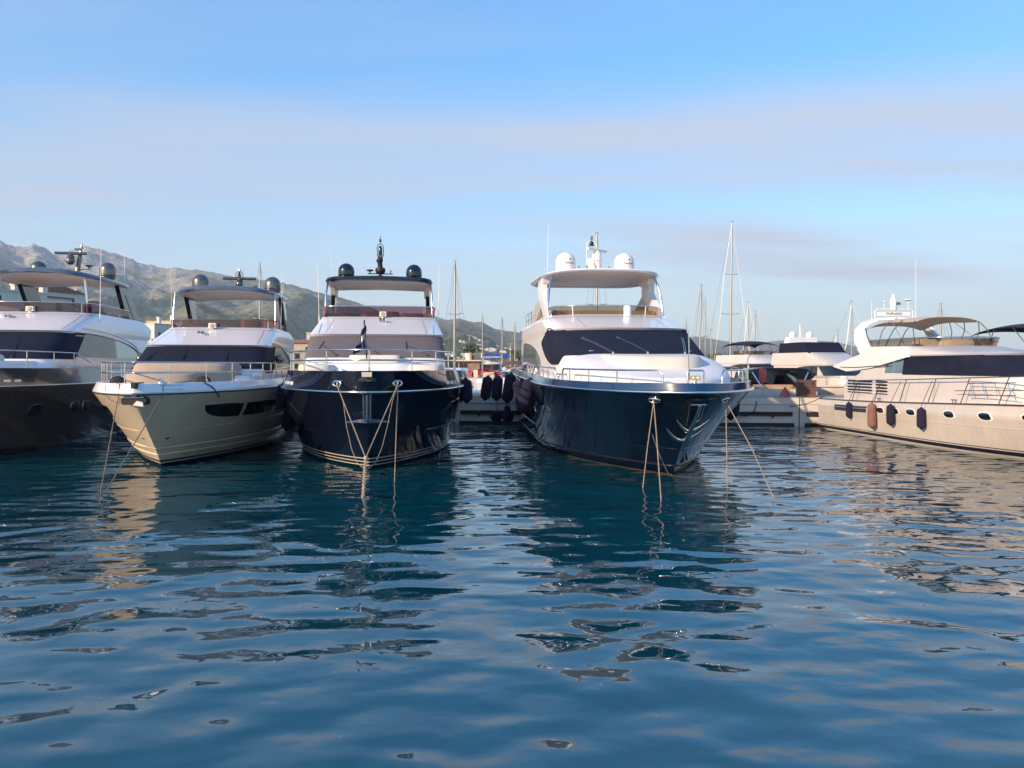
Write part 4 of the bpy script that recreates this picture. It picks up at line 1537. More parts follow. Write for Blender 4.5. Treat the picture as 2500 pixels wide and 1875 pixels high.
    ball(o, (-0.27, 16.0, 8.25), 0.2, M['gunmetal'], 'camera_ball')
    MB().box((0.0, 16.2, 8.85), (0.24, 0.16, 0.10)).build('mast_bracket', M['gunmetal'], o)
    MB().tube([(-0.45, 16.2, 7.86), (0.62, 16.2, 7.86)], 0.022, 6).build('mast_crossbar', M['gunmetal'], o)
    MB().lathe([(0.02, 7.88), (0.05, 7.98), (0.19, 8.04), (0.17, 8.07), (0.04, 8.09)], (0.50, 16.2, 0), 12).build('gps_antenna', M['gunmetal'], o)
    whip(o, (2.55, 11.6, 5.0), (2.60, 11.6, 8.3), 0.016)
    whip(o, (2.35, 15.6, 7.1), (2.30, 15.6, 10.6), 0.011)
    return o, h


# ------------------------------------------------------------ dark blue yacht with white hardtop
def yacht_blue():
    o = thing('motor_yacht', 'dark blue yacht with white hardtop on curved steel posts and white satellite domes', 'yacht', (4.76, 19.5, 0), rad(4.9),
              'large yachts moored bow out')
    h = Hull(20.6, 2.64, [(-.6, 4.0), (0, 2.35), (0.8, 1.65), (1.6, .80), (2.2, .22), (2.42, .04), (2.64, 0.10)],
             [(-.6, 1.9), (0, 2.75), (0.9, 3.0), (2.42, 3.32), (2.64, 3.22)], [(-.6, 10.5), (0, 9.8), (1.2, 9.0), (2.64, 7.4)],
             q=((-.6, 1.1), (0, 1.02), (1.2, .90), (2.42, .66), (2.64, .64)), sheer=-0.32, taper=0.05)
    h.shell(levels(-.6, 2.42, 17)).build('hull', M['blue'], o, smooth=40)
    h.shell([2.42, 2.48, 2.54, 2.60, 2.64]).build('bulwark', M['bulwark_sky_sheen'], o, smooth=40)  # strip of hull above the strake, its sky sheen painted in
    cap, dk = h.deck(0.16)
    cap.build('bulwark_cap', M['bulwark_sky_sheen'], o)
    dk.build('deck', M['gel_matt'], o)
    MB().tube(h.line(2.42, 0.02), 0.042, 8).build('rubbing_strake', M['chrome'], o, smooth=60)
    MB().tube(h.line(0.80, 0.003, y0=1.9), 0.014, 6).build('spray_rail', M['blue'], o, smooth=60)
    h.band(-0.05, 0.03, 0.006, y0=2).build('boot_stripe', M['brown'], o)
    MB().tube(h.line(0.28, 0.0, y0=2.35), [0.003] + [0.035] * 81 + [0.003], 6).build('spray_chine', M['boot'], o, smooth=60)
    for sd in (-1, 1):
        x = 0.95
        y = y_at(h, x, 2.20)
        c = h.on(sd, y, 2.20, 0.0)
        n = h.nrm(sd, y, 2.20)
        tx = Vector((0, 0, 1)).cross(n).normalized()
        up = n.cross(tx)
        pts = [c + n * 0.02 + tx * 0.17 * math.cos(a) + up * 0.08 * math.sin(a) for a in [2 * math.pi * k / 16 for k in range(16)]]
        MB().tube(pts, 0.035, 8, closed=True).build('fairlead', M['chrome'], o, smooth=60)
        for yy, zz in ((6.8, 1.55), (9.6, 1.35)):
            f = h.patch(sd, ellipse_poly(yy, zz, 0.26, 0.15, 16, 2.6), 0.012).build('porthole', M['chrome'], o)
            h.patch(sd, ellipse_poly(yy, zz, 0.19, 0.105, 16, 2.6), 0.02).build('pane', M['glass'], f)
        h.patch(sd, [(11.2, 1.15), (15.6, 1.2), (15.2, 1.75), (11.4, 1.7)], 0.012).build('hull_window', M['glass'], o)
    # anchor in its pocket at the stem
    sy = lambda z: interp(h.stem, z)
    mb = MB()
    pk = [(-0.30, 2.22), (-0.36, 2.05), (-0.26, 1.55), (0, 1.40), (0.26, 1.55), (0.36, 2.05), (0.30, 2.22), (0.15, 2.28), (-0.15, 2.28)]
    front = [(x, sy(z) - 0.06 + 0.30 * abs(x), z) for x, z in pk]
    mb.add([(0, sy(1.85) - 0.10, 1.85)] + front, [(0, i + 1, (i + 1) % 9 + 1) for i in range(9)])
    mb.build('anchor_pocket', M['black'], o, smooth=40)
    a = MB()
    a.tube([(0.06, sy(2.1) - 0.16, 2.06), (0.03, sy(1.7) - 0.22, 1.66), (0.0, sy(1.2) - 0.16, 1.12)], [0.05, 0.06, 0.075], 8)
    a.tube([(-0.17, sy(2.06) - 0.17, 2.10), (0.23, sy(2.06) - 0.17, 2.10)], 0.022, 8)
    for dx in (-0.17, 0.23):
        a.tube([(dx, sy(2.0) - 0.16, 2.12), (dx * 0.8, sy(1.6) - 0.16, 1.60)], 0.02, 8)
    a.build('anchor', M['chrome'], o, smooth=60)
    fl = MB()
    def crescent(w0, w1, zt, zb_, dy):
        pts = []
        for k in range(13):
            t = k / 12
            x = lerp(-w0, w1, t)
            z = zb_ + (zt - zb_) * abs(2 * t - 1) ** 1.8
            pts.append((x, sy(z) - dy + 0.12 * abs(x), z))
        rr = [0.012 + 0.055 * math.sin(math.pi * k / 12) ** 0.6 for k in range(13)]
        return pts, rr
    p, r = crescent(0.62, 0.42, 1.46, 1.10, 0.16)
    fl.tube(p, r, 8)
    fl.build('anchor_fluke', M['chrome'], o, smooth=60)
    p, r = crescent(0.40, 0.46, 1.68, 1.38, 0.14)
    MB().tube(p, r, 8).build('anchor_fluke', M['chrome'], o, smooth=60)
    # superstructure: wide rounded house under a wrap-round windscreen
    hs = House([(2.6, 4.4, 2.55, 3.0, 2.4, 19.6), (3.46, 5.2, 2.62, 3.2, 2.5, 19.6), (4.36, 7.6, 2.58, 2.6, 2.7, 19.9),
                (4.44, 7.5, 2.62, 2.6, 2.7, 20.3), (4.85, 9.3, 2.62, 2.4, 2.8, 20.4), (5.12, 10.6, 2.36, 2.3, 2.7, 18.4)])
    hs.shell([2.6, 3.0, 3.46, 3.7, 4.0, 4.2, 4.36, 4.44, 4.55, 4.7, 4.85, 4.95, 5.05, 5.12]).build('superstructure', M['gel'], o, smooth=32)
    hs.panel_u(-0.615, 0.615, lambda u: 3.44 - 0.30 * sm((abs(u) - 0.42) / 0.12), lambda u: 4.36 + 0.14 * math.exp(-((abs(u) - 0.52) / 0.06) ** 2), 0.025, nu=60).build('windscreen_cover', M['cov_navy'], o, smooth=50)
    for sd in (-1, 1):
        # rounded wing of the cover behind the corner post
        hs.panel_s(sd, 8.3, 11.4, lambda y: 3.14 + 0.80 * ((y - 8.3) / 3.1) ** 1.7, lambda y: 4.40 - 0.34 * ((y - 8.3) / 3.1) ** 3.0, 0.028).build('side_cover', M['cov_navy'], o, smooth=50)
        MB().tube([hs.side(sd, 8.9, z) + Vector((sd * .03, 0, 0)) for z in (3.2, 3.6, 4.0, 4.25)], 0.012, 6).build('cover_seam', M['cov_navy'], o)
        def top(y):
            return 3.05 + 1.15 * math.sqrt(max(0.0, 1 - ((y - 19.2) / 7.6) ** 2))
        house_sides(o, hs, sd, 11.8, 18.6, lambda y: 3.0, top, M['mirror'])
        # reverse-raked arch carrying the hardtop
        MB().prism([(11.2, 4.9), (12.3, 5.0), (14.3, 6.2), (14.2, 6.75), (13.0, 6.75), (13.1, 6.2)], 'X', sd * 2.18, sd * 2.42).build('arch_leg', M['gel'], o)
        MB().prism([(13.4, 5.55), (14.3, 6.2), (17.3, 5.0), (16.1, 4.95)], 'X', sd * 2.22, sd * 2.40).build('arch_brace', M['gel_cream'], o)
        MB().prism([(13.0, 6.55), (14.2, 6.55), (14.7, 6.82), (12.8, 6.82)], 'X', sd * 2.1, sd * 2.38).build('arch_foot', M['gel'], o)
        MB().tube([(sd * 2.34, 11.5, 4.95), (sd * 2.34, 11.6, 5.5), (sd * 2.28, 11.75, 6.1), (sd * 2.12, 12.0, 6.80)], 0.05, 10).build('roof_post', M['chrome'], o, smooth=60)
        # rails round the aft end of the flybridge
        for z in (5.0, 5.3, 5.6):
            MB().tube([(sd * 2.40, 16.4, z), (sd * 2.44, 18.0, z), (sd * 2.40, 19.3, z)], 0.018, 6).build('fly_rail', M['chrome'], o)
        for y in (16.8, 18.0, 19.2):
            MB().tube([(sd * 2.42, y, 4.75), (sd * 2.42, y, 5.6)], 0.02, 6).build('fly_stanchion', M['chrome'], o)
    for x0, x1 in ((-1.05, -1.75), (0.05, -0.62), (1.35, 1.75)):
        wiper(o, hs.front(x0, 3.50) + Vector((0, -.05, 0)), hs.front(x1, 4.02) + Vector((0, -.03, .01)), hs.nrm_u(hs.front_u(x1, 3.9), 3.9), M['chrome'], twin=True)
    roof_seams(o, hs, 4.98, (-0.18, 0.18), 4.47, 4.98)
    # long domed coachroof with sunpad
    rows = []
    for k in range(17):
        t = k / 16
        y = 1.35 + 5.8 * t
        w_ = 2.62 * (1 - (1 - min(1, t * 1.05 + 0.02)) ** 2.4) ** 0.62
        zt = 2.72 + 0.80 * sm(t * 1.15) + 0.06
        row = []
        for j in range(25):
            a = math.pi * j / 24
            c = math.cos(a)
            x = -w_ * math.copysign(abs(c) ** 0.55, c)
            z = 2.55 + (zt - 2.55) * math.sin(a) ** 0.5
            row.append((x, y, z))
        rows.append(row)
    MB().grid(rows).poly([p for p in rows[0]]).build('coachroof', M['gel_matt'], o, smooth=45)
    b = rounded_block([(3.05, 1.0), (3.30, 1.0), (3.40, 0.95), (3.43, 0.86)], 3.1, 6.4, 1.70, 3.4, 0.80)
    b.v = [(x, y, z + 0.03 + 0.045 * (y - 4.8)) for x, y, z in b.v]
    b.build('sunpad', M['cushion'], o, smooth=50)
    for x in (-1.9, 1.9):
        MB().box((x, 6.0, 3.33), (0.42, 0.42, 0.05)).build('deck_hatch', M['glass'], o)
    b = rounded_block([(3.2, 1.0), (3.54, 1.0), (3.60, 0.95)], 5.7, 6.9, 1.9, 3.4)
    b.build('sunpad_backrest', M['cushion'], o, smooth=50)
    # low bow rails in bent lengths, with a hoop over the bow light
    def seg(sd, y0, y1, hgt=0.34, every=1.7):
        pts = []
        for k in range(15):
            y = lerp(y0, y1, k / 14)
            q = h.pt(sd, y, 2.64)
            nn = h.nrm(sd, y, 2.64)
            q = q - Vector((nn.x, nn.y, 0)).normalized() * 0.09
            pts.append(q + Vector((0, 0, hgt)))
        path = [pts[0] - Vector((0, 0, hgt)), pts[0] - Vector((0, 0, 0.10)), pts[0].lerp(pts[1], 0.25)] + pts[1:-1] + [pts[-1].lerp(pts[-2], 0.25), pts[-1] - Vector((0, 0, 0.10)), pts[-1] - Vector((0, 0, hgt))]
        rail(o, [path], [(p - Vector((0, 0, hgt)), p) for p in pts[4:-2:4]], 0.026)
    for sd in (-1, 1):
        seg(sd, 0.50, 4.3)
        seg(sd, 5.0, 8.2)
        seg(sd, 8.9, 12.2)
        for y in (4.65, 8.55):
            bollard_cleat(o, h.pt(sd, y, 2.64) + Vector((-sd * .08, 0, 0)), 0.3, rz=rad(90))
    MB().tube([(-0.22, 0.3, 2.55), (-0.22, 0.3, 2.92), (-0.18, 0.3, 2.98), (0.18, 0.3, 2.98), (0.22, 0.3, 2.92), (0.22, 0.3, 2.55)], 0.026, 8).build('bow_hoop', M['chrome'], o, smooth=60)
    mb = MB().lathe([(0.09, 2.58), (0.06, 2.62), (0.05, 2.74)], (0, 0.38, 0), 12)
    mb.box((0, 0.38, 2.79), (0.24, 0.12, 0.11))
    bl = mb.build('bow_light', M['gold_light'], o)
    for dx in (-0.06, 0.06):
        MB().lathe([(0.035, 0), (0.03, -0.02)], (dx, 0.318, 2.79), 10, axis='Y').build('lens', M['lens'], bl)
    MB().tube([(0.02, 0.9, 2.7), (0.0, 0.9, 4.05)], 0.016, 6).build('flag_staff', M['chrome'], o)
    # flybridge
    fly_screen(o, hs, -0.66, 0.66, 5.12, 0.34, M['smoke'], 0.05, mull=(0.36, 0.66), rail_m=M['chrome'])
    for x0, w_, hh in ((-1.5, 0.7, 0.22), (-0.1, 0.7, 0.10), (1.4, 0.75, 0.26)):
        b = rounded_block([(5.0, 1.0), (5.12 + hh * 0.8, 1.0), (5.15 + hh, 0.84)], 13.0, 13.8, w_, 3)
        b.v = [(x + x0, y, z) for x, y, z in b.v]
        b.build('fly_seat', M['tanseat'], o, smooth=50)
    MB().box((0, 12.0, 5.15), (4.2, 0.25, 0.40)).build('fly_dashboard', M['tanseat'], o)
    MB().lathe([(0.12, 4.98), (0.15, 5.0), (0.15, 5.40), (0.12, 5.44), (0.02, 5.45)], (0.62, 10.4, 0), 16).build('thermal_camera', M['paintwhite'], o, smooth=50)
    hardtop(o, 10.9, 17.4, 2.72, 6.80, 0.11, 0.07, M['gel'], M['liner'], n=3.4, taper=0.90, rise=-0.008)
    for x in (-1.30, 1.24):
        d = dome(o, (x, 13.6, 7.10), 0.43, 0.86, M['paintwhite'], M['paintwhite'])
        cx, cy_ = x, 13.6

        def wrap(u, v, z0, ang=0.22, rr=0.435, zoff=0.0):
            a = ang + u / rr
            k = 1.0 if v + z0 < 0.43 else math.sqrt(max(0.05, 1 - ((v + z0 - 0.43) / 0.43) ** 2))
            return Vector((cx + math.sin(a) * rr * k, cy_ - math.cos(a) * rr * k, 7.10 + z0 + v))
        lettering('TracVision', 0.10, d, lambda u, v: wrap(u, v, 0.36), M['ink'], True)
        lettering('KVH', 0.05, d, lambda u, v: wrap(u, v, 0.24, 0.32), M['ink'])
        mbq = MB()
        q = [wrap(u, v, 0.52, 0.30) + Vector((0, -0.004, 0)) for u, v in ((-.035, -.03), (.035, -.03), (.035, .03), (-.035, .03))]
        mbq.poly(q).build('logo_square', M['ink'], d)
    mb = MB().prism([(13.4, 7.0), (14.6, 7.0), (14.3, 7.75), (13.8, 7.75)], 'X', -0.28, -0.05)
    mb.build('mast', M['paintwhite'], o)
    MB().lathe([(0.24, 6.98), (0.20, 7.10), (0.18, 7.62), (0.26, 7.66), (0.26, 7.70), (0.16, 7.73)], (0.10, 13.9, 0), 16).build('mast', M['paintwhite'], o, smooth=40)
    MB().lathe([(0.20, 7.72), (0.20, 7.96), (0.16, 8.02), (0.08, 8.06)], (0.10, 13.9, 0), 16).build('radar_pedestal', M['paintwhite'], o, smooth=40)
    radar_bar(o, (0.10, 13.9, 8.12), 1.25, rad(38), M['paintwhite'])
    MB().tube([(-1.0, 14.0, 6.98), (-0.7, 14.0, 7.12), (-0.3, 14.0, 7.20), (0.3, 14.0, 7.20), (0.8, 14.0, 7.12), (1.15, 14.0, 6.98)], 0.04, 8).build('mast_arch', M['paintwhite'], o)
    MB().tube([(-0.34, 13.9, 7.5), (-0.34, 13.9, 8.35), (-0.28, 13.9, 8.48), (-0.14, 13.9, 8.52), (0.02, 13.9, 8.46), (0.06, 13.9, 8.2)], 0.022, 6).build('mast_hoop', M['paintwhite'], o)
    MB().lathe([(0.13, 8.30), (0.10, 8.34), (0.075, 8.46), (0.03, 8.50)], (-0.12, 13.9, 0), 14).build('bell', M['bellmetal'], o)
    MB().tube([(-0.12, 13.9, 8.5), (-0.12, 13.9, 8.6), (-0.12, 13.9, 8.72)], [0.03, 0.05, 0.05], 8).build('masthead_light', M['gunmetal'], o)
    MB().tube([(-0.10, 13.75, 7.2), (-0.10, 13.75, 7.5)], 0.05, 8).build('nav_light', M['navlight'], o)
    for x in (-0.62, 0.72):
        MB().lathe([(0.012, 7.0), (0.012, 7.36), (0.06, 7.40), (0.05, 7.45), (0.01, 7.46)], (x, 14.2, 0), 10).build('gps_antenna', M['paintwhite'], o)
    whip(o, (-1.95, 14.8, 6.9), (-1.88, 14.8, 9.4), 0.012)
    return o, h


# ------------------------------------------------------------ cream yacht at the right
def yacht_cream():
    o = thing('motor_yacht', 'cream yacht with beige bimini, navy window cover and oval portholes along its side', 'yacht', (19.2, 18.4, 0), rad(4.5))
    h = Hull(20.0, 1.95, [(-.6, 4.6), (0, 3.0), (0.8, 1.7), (1.5, .5), (1.95, 0)],
             [(-.6, 1.9), (0, 2.40), (0.35, 2.46), (1.55, 2.56), (1.62, 2.52), (1.95, 2.40)], [(-.6, 11), (0, 10), (1.95, 8.6)],
             q=((-.6, 1.1), (0, 1.0), (1.95, .75)), sheer=0.46, taper=0.03)
    h.shell(levels(-.6, 1.95, 14, (0.36, 1.55, 1.62))).build('hull', M['gel_cream'], o, smooth=40)
    cap, dk = h.deck(0.05)
    cap.build('bulwark_cap', M['gel_cream'], o)
    dk.build('deck', M['gel_matt'], o)
    MB().tube(h.line(1.93, 0.015), 0.035, 6).build('rubbing_strake', M['gunmetal'], o)
    h.band(0.10, 0.25, 0.006).build('boot_stripe', M['boot'], o)
    h.band(0.30, 0.33, 0.006).build('boot_stripe', M['boot'], o)
    MB().tube(h.line(1.10, 0.002, y0=1.6), 0.014, 5).build('styling_line', M['gel_cream'], o)
    for sd in (-1, 1):
        for y in (14.35, 13.25, 12.15, 9.8, 7.95, 6.1):
            f = h.patch(sd, ellipse_poly(y, 1.50, 0.34, 0.17, 18, 2.6, 0.5), 0.012).build('porthole', M['paintwhite'], o)
            h.patch(sd, ellipse_poly(y, 1.50, 0.27, 0.125, 18, 2.6, 0.5), 0.022).build('pane', M['glass'], f)
        v = h.patch(sd, [(15.5, 1.32), (18.3, 1.32), (18.35, 1.66), (15.45, 1.66)], 0.006).build('vent_recess', M['blackmat'], o)
        for k in range(5):
            MB().tube([h.on(sd, y, 1.36 + 0.065 * k, 0.022) for y in (15.5, 16.5, 17.5, 18.3)], 0.014, 5).build('slat', M['slate'], v)
    # rubbing foot and swim platform at the stern
    MB().box((0, 20.35, 0.28), (4.6, 0.8, 0.16)).build('swim_platform', M['gel_cream'], o)
    hs = House([(1.5, 6.0, 1.95, 3.2, 2.3, 18.4), (2.2, 6.2, 2.0, 3.2, 2.4, 18.4), (2.76, 6.6, 1.96, 3.2, 2.5, 17.0),
                (3.46, 8.4, 1.86, 3.0, 2.6, 16.6), (3.54, 8.3, 1.90, 3.0, 2.6, 16.9), (3.72, 10.6, 1.86, 2.8, 2.6, 17.3), (3.9, 12.0, 1.78, 2.3, 2.6, 17.6)])
    hs.shell([1.5, 1.9, 2.2, 2.5, 2.76, 3.0, 3.2, 3.46, 3.54, 3.62, 3.72, 3.82, 3.9]).build('superstructure', M['gel_old'], o, smooth=32)
    for sd in (-1, 1):
        hs.panel_s(sd, 13.7, 14.95, lambda y: 2.80, lambda y: 3.44, 0.02).build('side_window', M['mirror'], o)
        MB().tube([hs.side(sd, 14.35, z) + Vector((sd * .03, 0, 0)) for z in (2.8, 3.1, 3.44)], 0.02, 6).build('window_bar', M['chrome'], o)
        hs.panel_s(sd, 9.3, 13.65, lambda y: 2.74, lambda y: 3.50, 0.03).build('side_cover', M['cov_navy'], o, smooth=50)
        for y0, y1 in ((15.9, 18.0), (14.7, 15.6)):
            rec = hs.panel_s(sd, y0, y1, lambda y: 1.86, lambda y: 2.50, 0.012).build('louvre', M['blackmat'], o)
            for k in range(5):
                z = 1.92 + 0.135 * k
                mb = MB()
                pp = [hs.side(sd, y, z) for y in (y0 - .03, y1 + .03)]
                mb.add([pp[0] + Vector((sd * .015, 0, -.03)), pp[1] + Vector((sd * .015, 0, -.03)), pp[1] + Vector((sd * .075, 0, .0)), pp[0] + Vector((sd * .075, 0, .0)),
                        pp[0] + Vector((sd * .015, 0, .035)), pp[1] + Vector((sd * .015, 0, .035))],
                       [(0, 1, 2, 3), (3, 2, 5, 4), (0, 3, 4), (1, 5, 2)])
                mb.build('slat', M['gel'], rec, smooth=0)
        # flybridge wing sweeping aft
        MB().prism([(13.2, 3.46), (16.0, 3.0), (18.1, 2.84), (19.4, 3.06), (19.2, 3.14), (16.9, 3.62), (16.2, 3.95), (13.6, 3.9)], 'X', sd * 1.78, sd * 2.02).build('fly_wing', M['gel'], o)
        MB().tube([(sd * 2.03, 14.6, 3.12), (sd * 2.03, 17.4, 3.02), (sd * 2.03, 18.6, 3.04)], 0.025, 6).build('styling_line', M['gunmetal'], o)
        # sloping leg of the radar arch
        rows = []
        for y0, y1, z, x in ((15.9, 16.9, 3.6, 1.95), (16.6, 17.6, 4.2, 1.90), (17.2, 17.9, 4.8, 1.72), (17.3, 17.85, 5.15, 1.40), (17.35, 17.8, 5.32, 0.95), (17.35, 17.8, 5.36, 0.0)):
            rows.append([(sd * x, y0, z), (sd * x, y1, z), (sd * (x - 0.10), y1, z - 0.12 if z > 4.9 else z), (sd * (x - 0.10), y0, z - 0.12 if z > 4.9 else z)])
        MB().grid(rows, closed=True).build('radar_arch', M['gel'], o, smooth=45)
        bollard_cleat(o, h.pt(sd, 14.9, 1.95) + Vector((-sd * .12, 0, .03)), 0.3, rz=rad(90))
        bollard_cleat(o, h.pt(sd, 9.9, 1.95) + Vector((-sd * .12, 0, .03)), 0.3, rz=rad(90))
    hs.panel_u(-0.62, 0.62, lambda u: 2.74, lambda u: 3.50, 0.03, nu=50).build('windscreen_cover', M['cov_navy'], o, smooth=50)
    for x in (-1.1, 0.0, 1.1):
        wiper(o, hs.front(x, 2.80) + Vector((0, -.05, 0)), hs.front(x + 0.1, 3.2) + Vector((0, -.04, .02)), hs.nrm_u(hs.front_u(x, 3.1), 3.1))
    rounded_block([(1.75, 1.0), (2.15, 0.98), (2.35, 0.90), (2.45, 0.78)], 2.0, 8.0, 1.75, 3.0, 0.45).build('coachroof', M['gel'], o, smooth=50)
    MB().tube([(-1.72, 4.4, 2.10), (-1.74, 4.6, 2.26), (-1.85, 6.6, 2.40), (-1.86, 7.0, 2.34)], 0.018, 6).build('grab_rail', M['chrome'], o)
    for sd in (-1, 1):
        pth = []
        for k in range(27):
            y = lerp(17.3, 0.8, k / 26)
            q = h.pt(sd, y, 1.95) - Vector((sd * 0.12, 0, 0))
            if abs(q.x) < 0.05:
                q.x = sd * 0.05
            q.z += 0.92 if k > 0 else 0.75
            pth.append(q)
        rail(o, [pth], [(Vector((p.x, p.y + 0.5, p.z - 0.92)), p) for p in pth[1::3]], 0.020, M['gunmetal'])
        MB().tube([p - Vector((0, -.2, 0.46)) for p in pth[12:]], 0.014, 6).build('mid_rail', M['gunmetal'], o)
        # folded boarding ladder on the side rail
        base = [h.pt(sd, y, 1.95) + Vector((-sd * 0.16, 0, 0.30)) for y in (9.2, 6.9)]
        for dz in (0, 0.42):
            MB().tube([b + Vector((0, 0, dz)) for b in base], 0.016, 6).build('ladder_rail', M['chrome'], o)
        for t in (0.1, 0.37, 0.63, 0.9):
            p = base[0].lerp(base[1], t)
            MB().tube([p, p + Vector((0, 0.15, .42))], 0.014, 6).build('ladder_rung', M['chrome'], o)
    # flybridge screen, bimini on bent hoops
    fly_screen(o, hs, -0.86, 0.86, 3.90, 0.34, M['smoke'], 0.12)
    for x0, w_ in ((-0.8, 0.5), (0.6, 0.7)):
        b = rounded_block([(3.8, 1.0), (4.12, 1.0), (4.2, 0.85)], 13.6, 14.3, w_, 3)
        b.v = [(x + x0, y, z) for x, y, z in b.v]
        b.build('fly_seat', M['cushion'], o, smooth=50)
    rows = []
    for k in range(15):
        t = k / 14
        y = lerp(13.6, 17.7, t)
        zc = 5.12 + 0.08 * math.sin(math.pi * (0.1 + 0.85 * t)) - 0.16 * max(0, t - 0.72) / 0.28
        rows.append([(1.40 * c, y, zc - 0.20 * abs(c) ** 3 - 0.02 * math.sin(t * 9) * abs(c)) for c in [(-1 + 2 * j / 14) for j in range(15)]])
    MB().grid(rows).build('bimini', M['canvas_tan'], o, smooth=60, solid=0.02)
    for sd in (-1, 1):
        for (ya, za), (yb, zb_) in (((16.9, 3.85), (17.6, 4.85)), ((16.2, 3.85), (17.5, 4.82)), ((16.0, 3.9), (15.6, 5.05)), ((15.4, 3.9), (14.6, 5.05)), ((14.4, 3.9), (13.7, 4.96)), ((13.2, 4.0), (13.65, 4.94))):
            MB().tube([(sd * 1.70, ya, za), (sd * 1.62, lerp(ya, yb, .6), lerp(za, zb_, .62)), (sd * 1.39, yb, zb_)], 0.02, 6).build('bimini_hoop', M['gunmetal'], o)
        MB().tube([(sd * 1.90, 13.2, 3.5), (sd * 1.40, 15.4, 5.08)], 0.012, 5).build('bimini_strap', M['rope'], o)
    # radar, lamps and aerials on the arch
    b = MB().box((0, 17.6, 5.52), (1.55, 0.16, 0.17))
    rb = b.build('radar_scanner', M['paintwhite'], o)
    lettering('FURUNO', 0.15, rb, lambda u, v: Vector((u * 1.25, 17.512, 5.52 + v)), M['ink'], True)
    MB().tube([(-0.9, 17.6, 5.34), (-0.9, 17.6, 5.66), (-0.8, 17.6, 5.74), (0.8, 17.6, 5.74), (0.95, 17.6, 5.66), (0.95, 17.6, 5.34)], 0.03, 8).build('radar_guard', M['paintwhite'], o)
    MB().lathe([(0.12, 5.70), (0.14, 5.8), (0.16, 6.15), (0.08, 6.30), (0.07, 6.45), (0.02, 6.46)], (0.0, 17.6, 0), 14).build('mast', M['paintwhite'], o)
    MB().box((0.16, 17.5, 6.0), (0.20, 0.10, 0.12)).build('deck_lamp', M['gunmetal'], o)
    MB().lathe([(0.015, 5.75), (0.015, 6.12), (0.20, 6.18), (0.18, 6.21), (0.03, 6.24)], (0.72, 17.6, 0), 14).build('gps_antenna', M['paintwhite'], o)
    MB().lathe([(0.012, 5.75), (0.012, 6.05), (0.06, 6.08), (0.02, 6.14)], (-0.45, 17.6, 0), 10).build('gps_antenna', M['paintwhite'], o)
    whip(o, (1.1, 17.6, 5.3), (1.1, 17.6, 8.1), 0.010)
    whip(o, (-1.0, 17.7, 5.2), (-1.0, 17.7, 6.2), 0.010)
    # builder's small plate on the flybridge side
    MB().box((-1.925, 15.1, 3.60), (0.012, 0.5, 0.03)).build('name_plate', M['gunmetal'], o)
    return o, h


YC, HC = yacht_black()
YG, HG = yacht_gold()
YD, HD = yacht_bronze()
YB, HB = yacht_blue()
YR, HR = yacht_cream()


# ============================================================ pontoons
PON = thing('pontoon', 'long white concrete pontoon with black rubber strips behind the big yachts', 'pontoon', (-30, 43.6, 0), rad(-5.06))
PON_R = Matrix.Rotation(rad(-5.06), 4, 'Z')


def pon(x, y, z):
    return Matrix.Translation((-30, 43.6, 0)) @ PON_R @ Vector((x, y, z))


def pontoon_section(parent, x0, x1, depth, top, mid=0.78):
    mb = MB()
    mb.prism([(0.10, -0.35), (depth, -0.35), (depth, top - 0.02), (0.0, top - 0.02), (0.0, top - 0.34), (0.05, top - 0.36), (0.05, mid - 0.06), (0.10, mid - 0.08)], 'X', x0 + 0.03, x1 - 0.03)
    mb.build('concrete_section', M['concrete'], parent, smooth=0)
    MB().box(((x0 + x1) / 2, depth / 2, top), (x1 - x0 - 0.04, depth - 0.1, 0.05)).build('walkway', M['deckwood'], parent, smooth=0)
    L = (x1 - x0)
    for a, b in ((0.04, 0.46), (0.54, 0.96)):
        MB().box((x0 + L * (a + b) / 2, 0.05, mid - 0.17), (L * (b - a), 0.16, 0.18)).build('rubber_strip', M['rubber'], parent, smooth=0)
    MB().box((x0 + L * 0.5, 0.06, 0.04), (L * 0.94, 0.14, 0.20)).build('rubber_strip', M['rubber'], parent, smooth=0)
    for t in (0.15, 0.35, 0.6, 0.85):
        MB().lathe([(0.06, 0), (0.06, -0.05)], (x0 + L * t, 0.05, mid - 0.32), 8, axis='Y').build('bolt_cap', M['rubber'], parent)


for k in range(6):
    pontoon_section(PON, k * 9.0, (k + 1) * 9.0, 3.4, 1.45)
lettering('128', 0.16, PON, lambda u, v: Vector((30.2 + u, -0.004, 1.18 + v)), M['gunmetal'])

QUAY = thing('quay', 'far cream concrete quay carrying the parked red car', 'quay', (-37.5, 98, 0), 0)
for k in range(4):
    pontoon_section(QUAY, k * 11.0, (k + 1) * 11.0, 19.0 if k < 3 else 6.0, 1.55)


# ============================================================ fenders
def on_hull(o, h, sd, y, zr, off):
    return to_world(o, h.on(sd, y, zr, off))


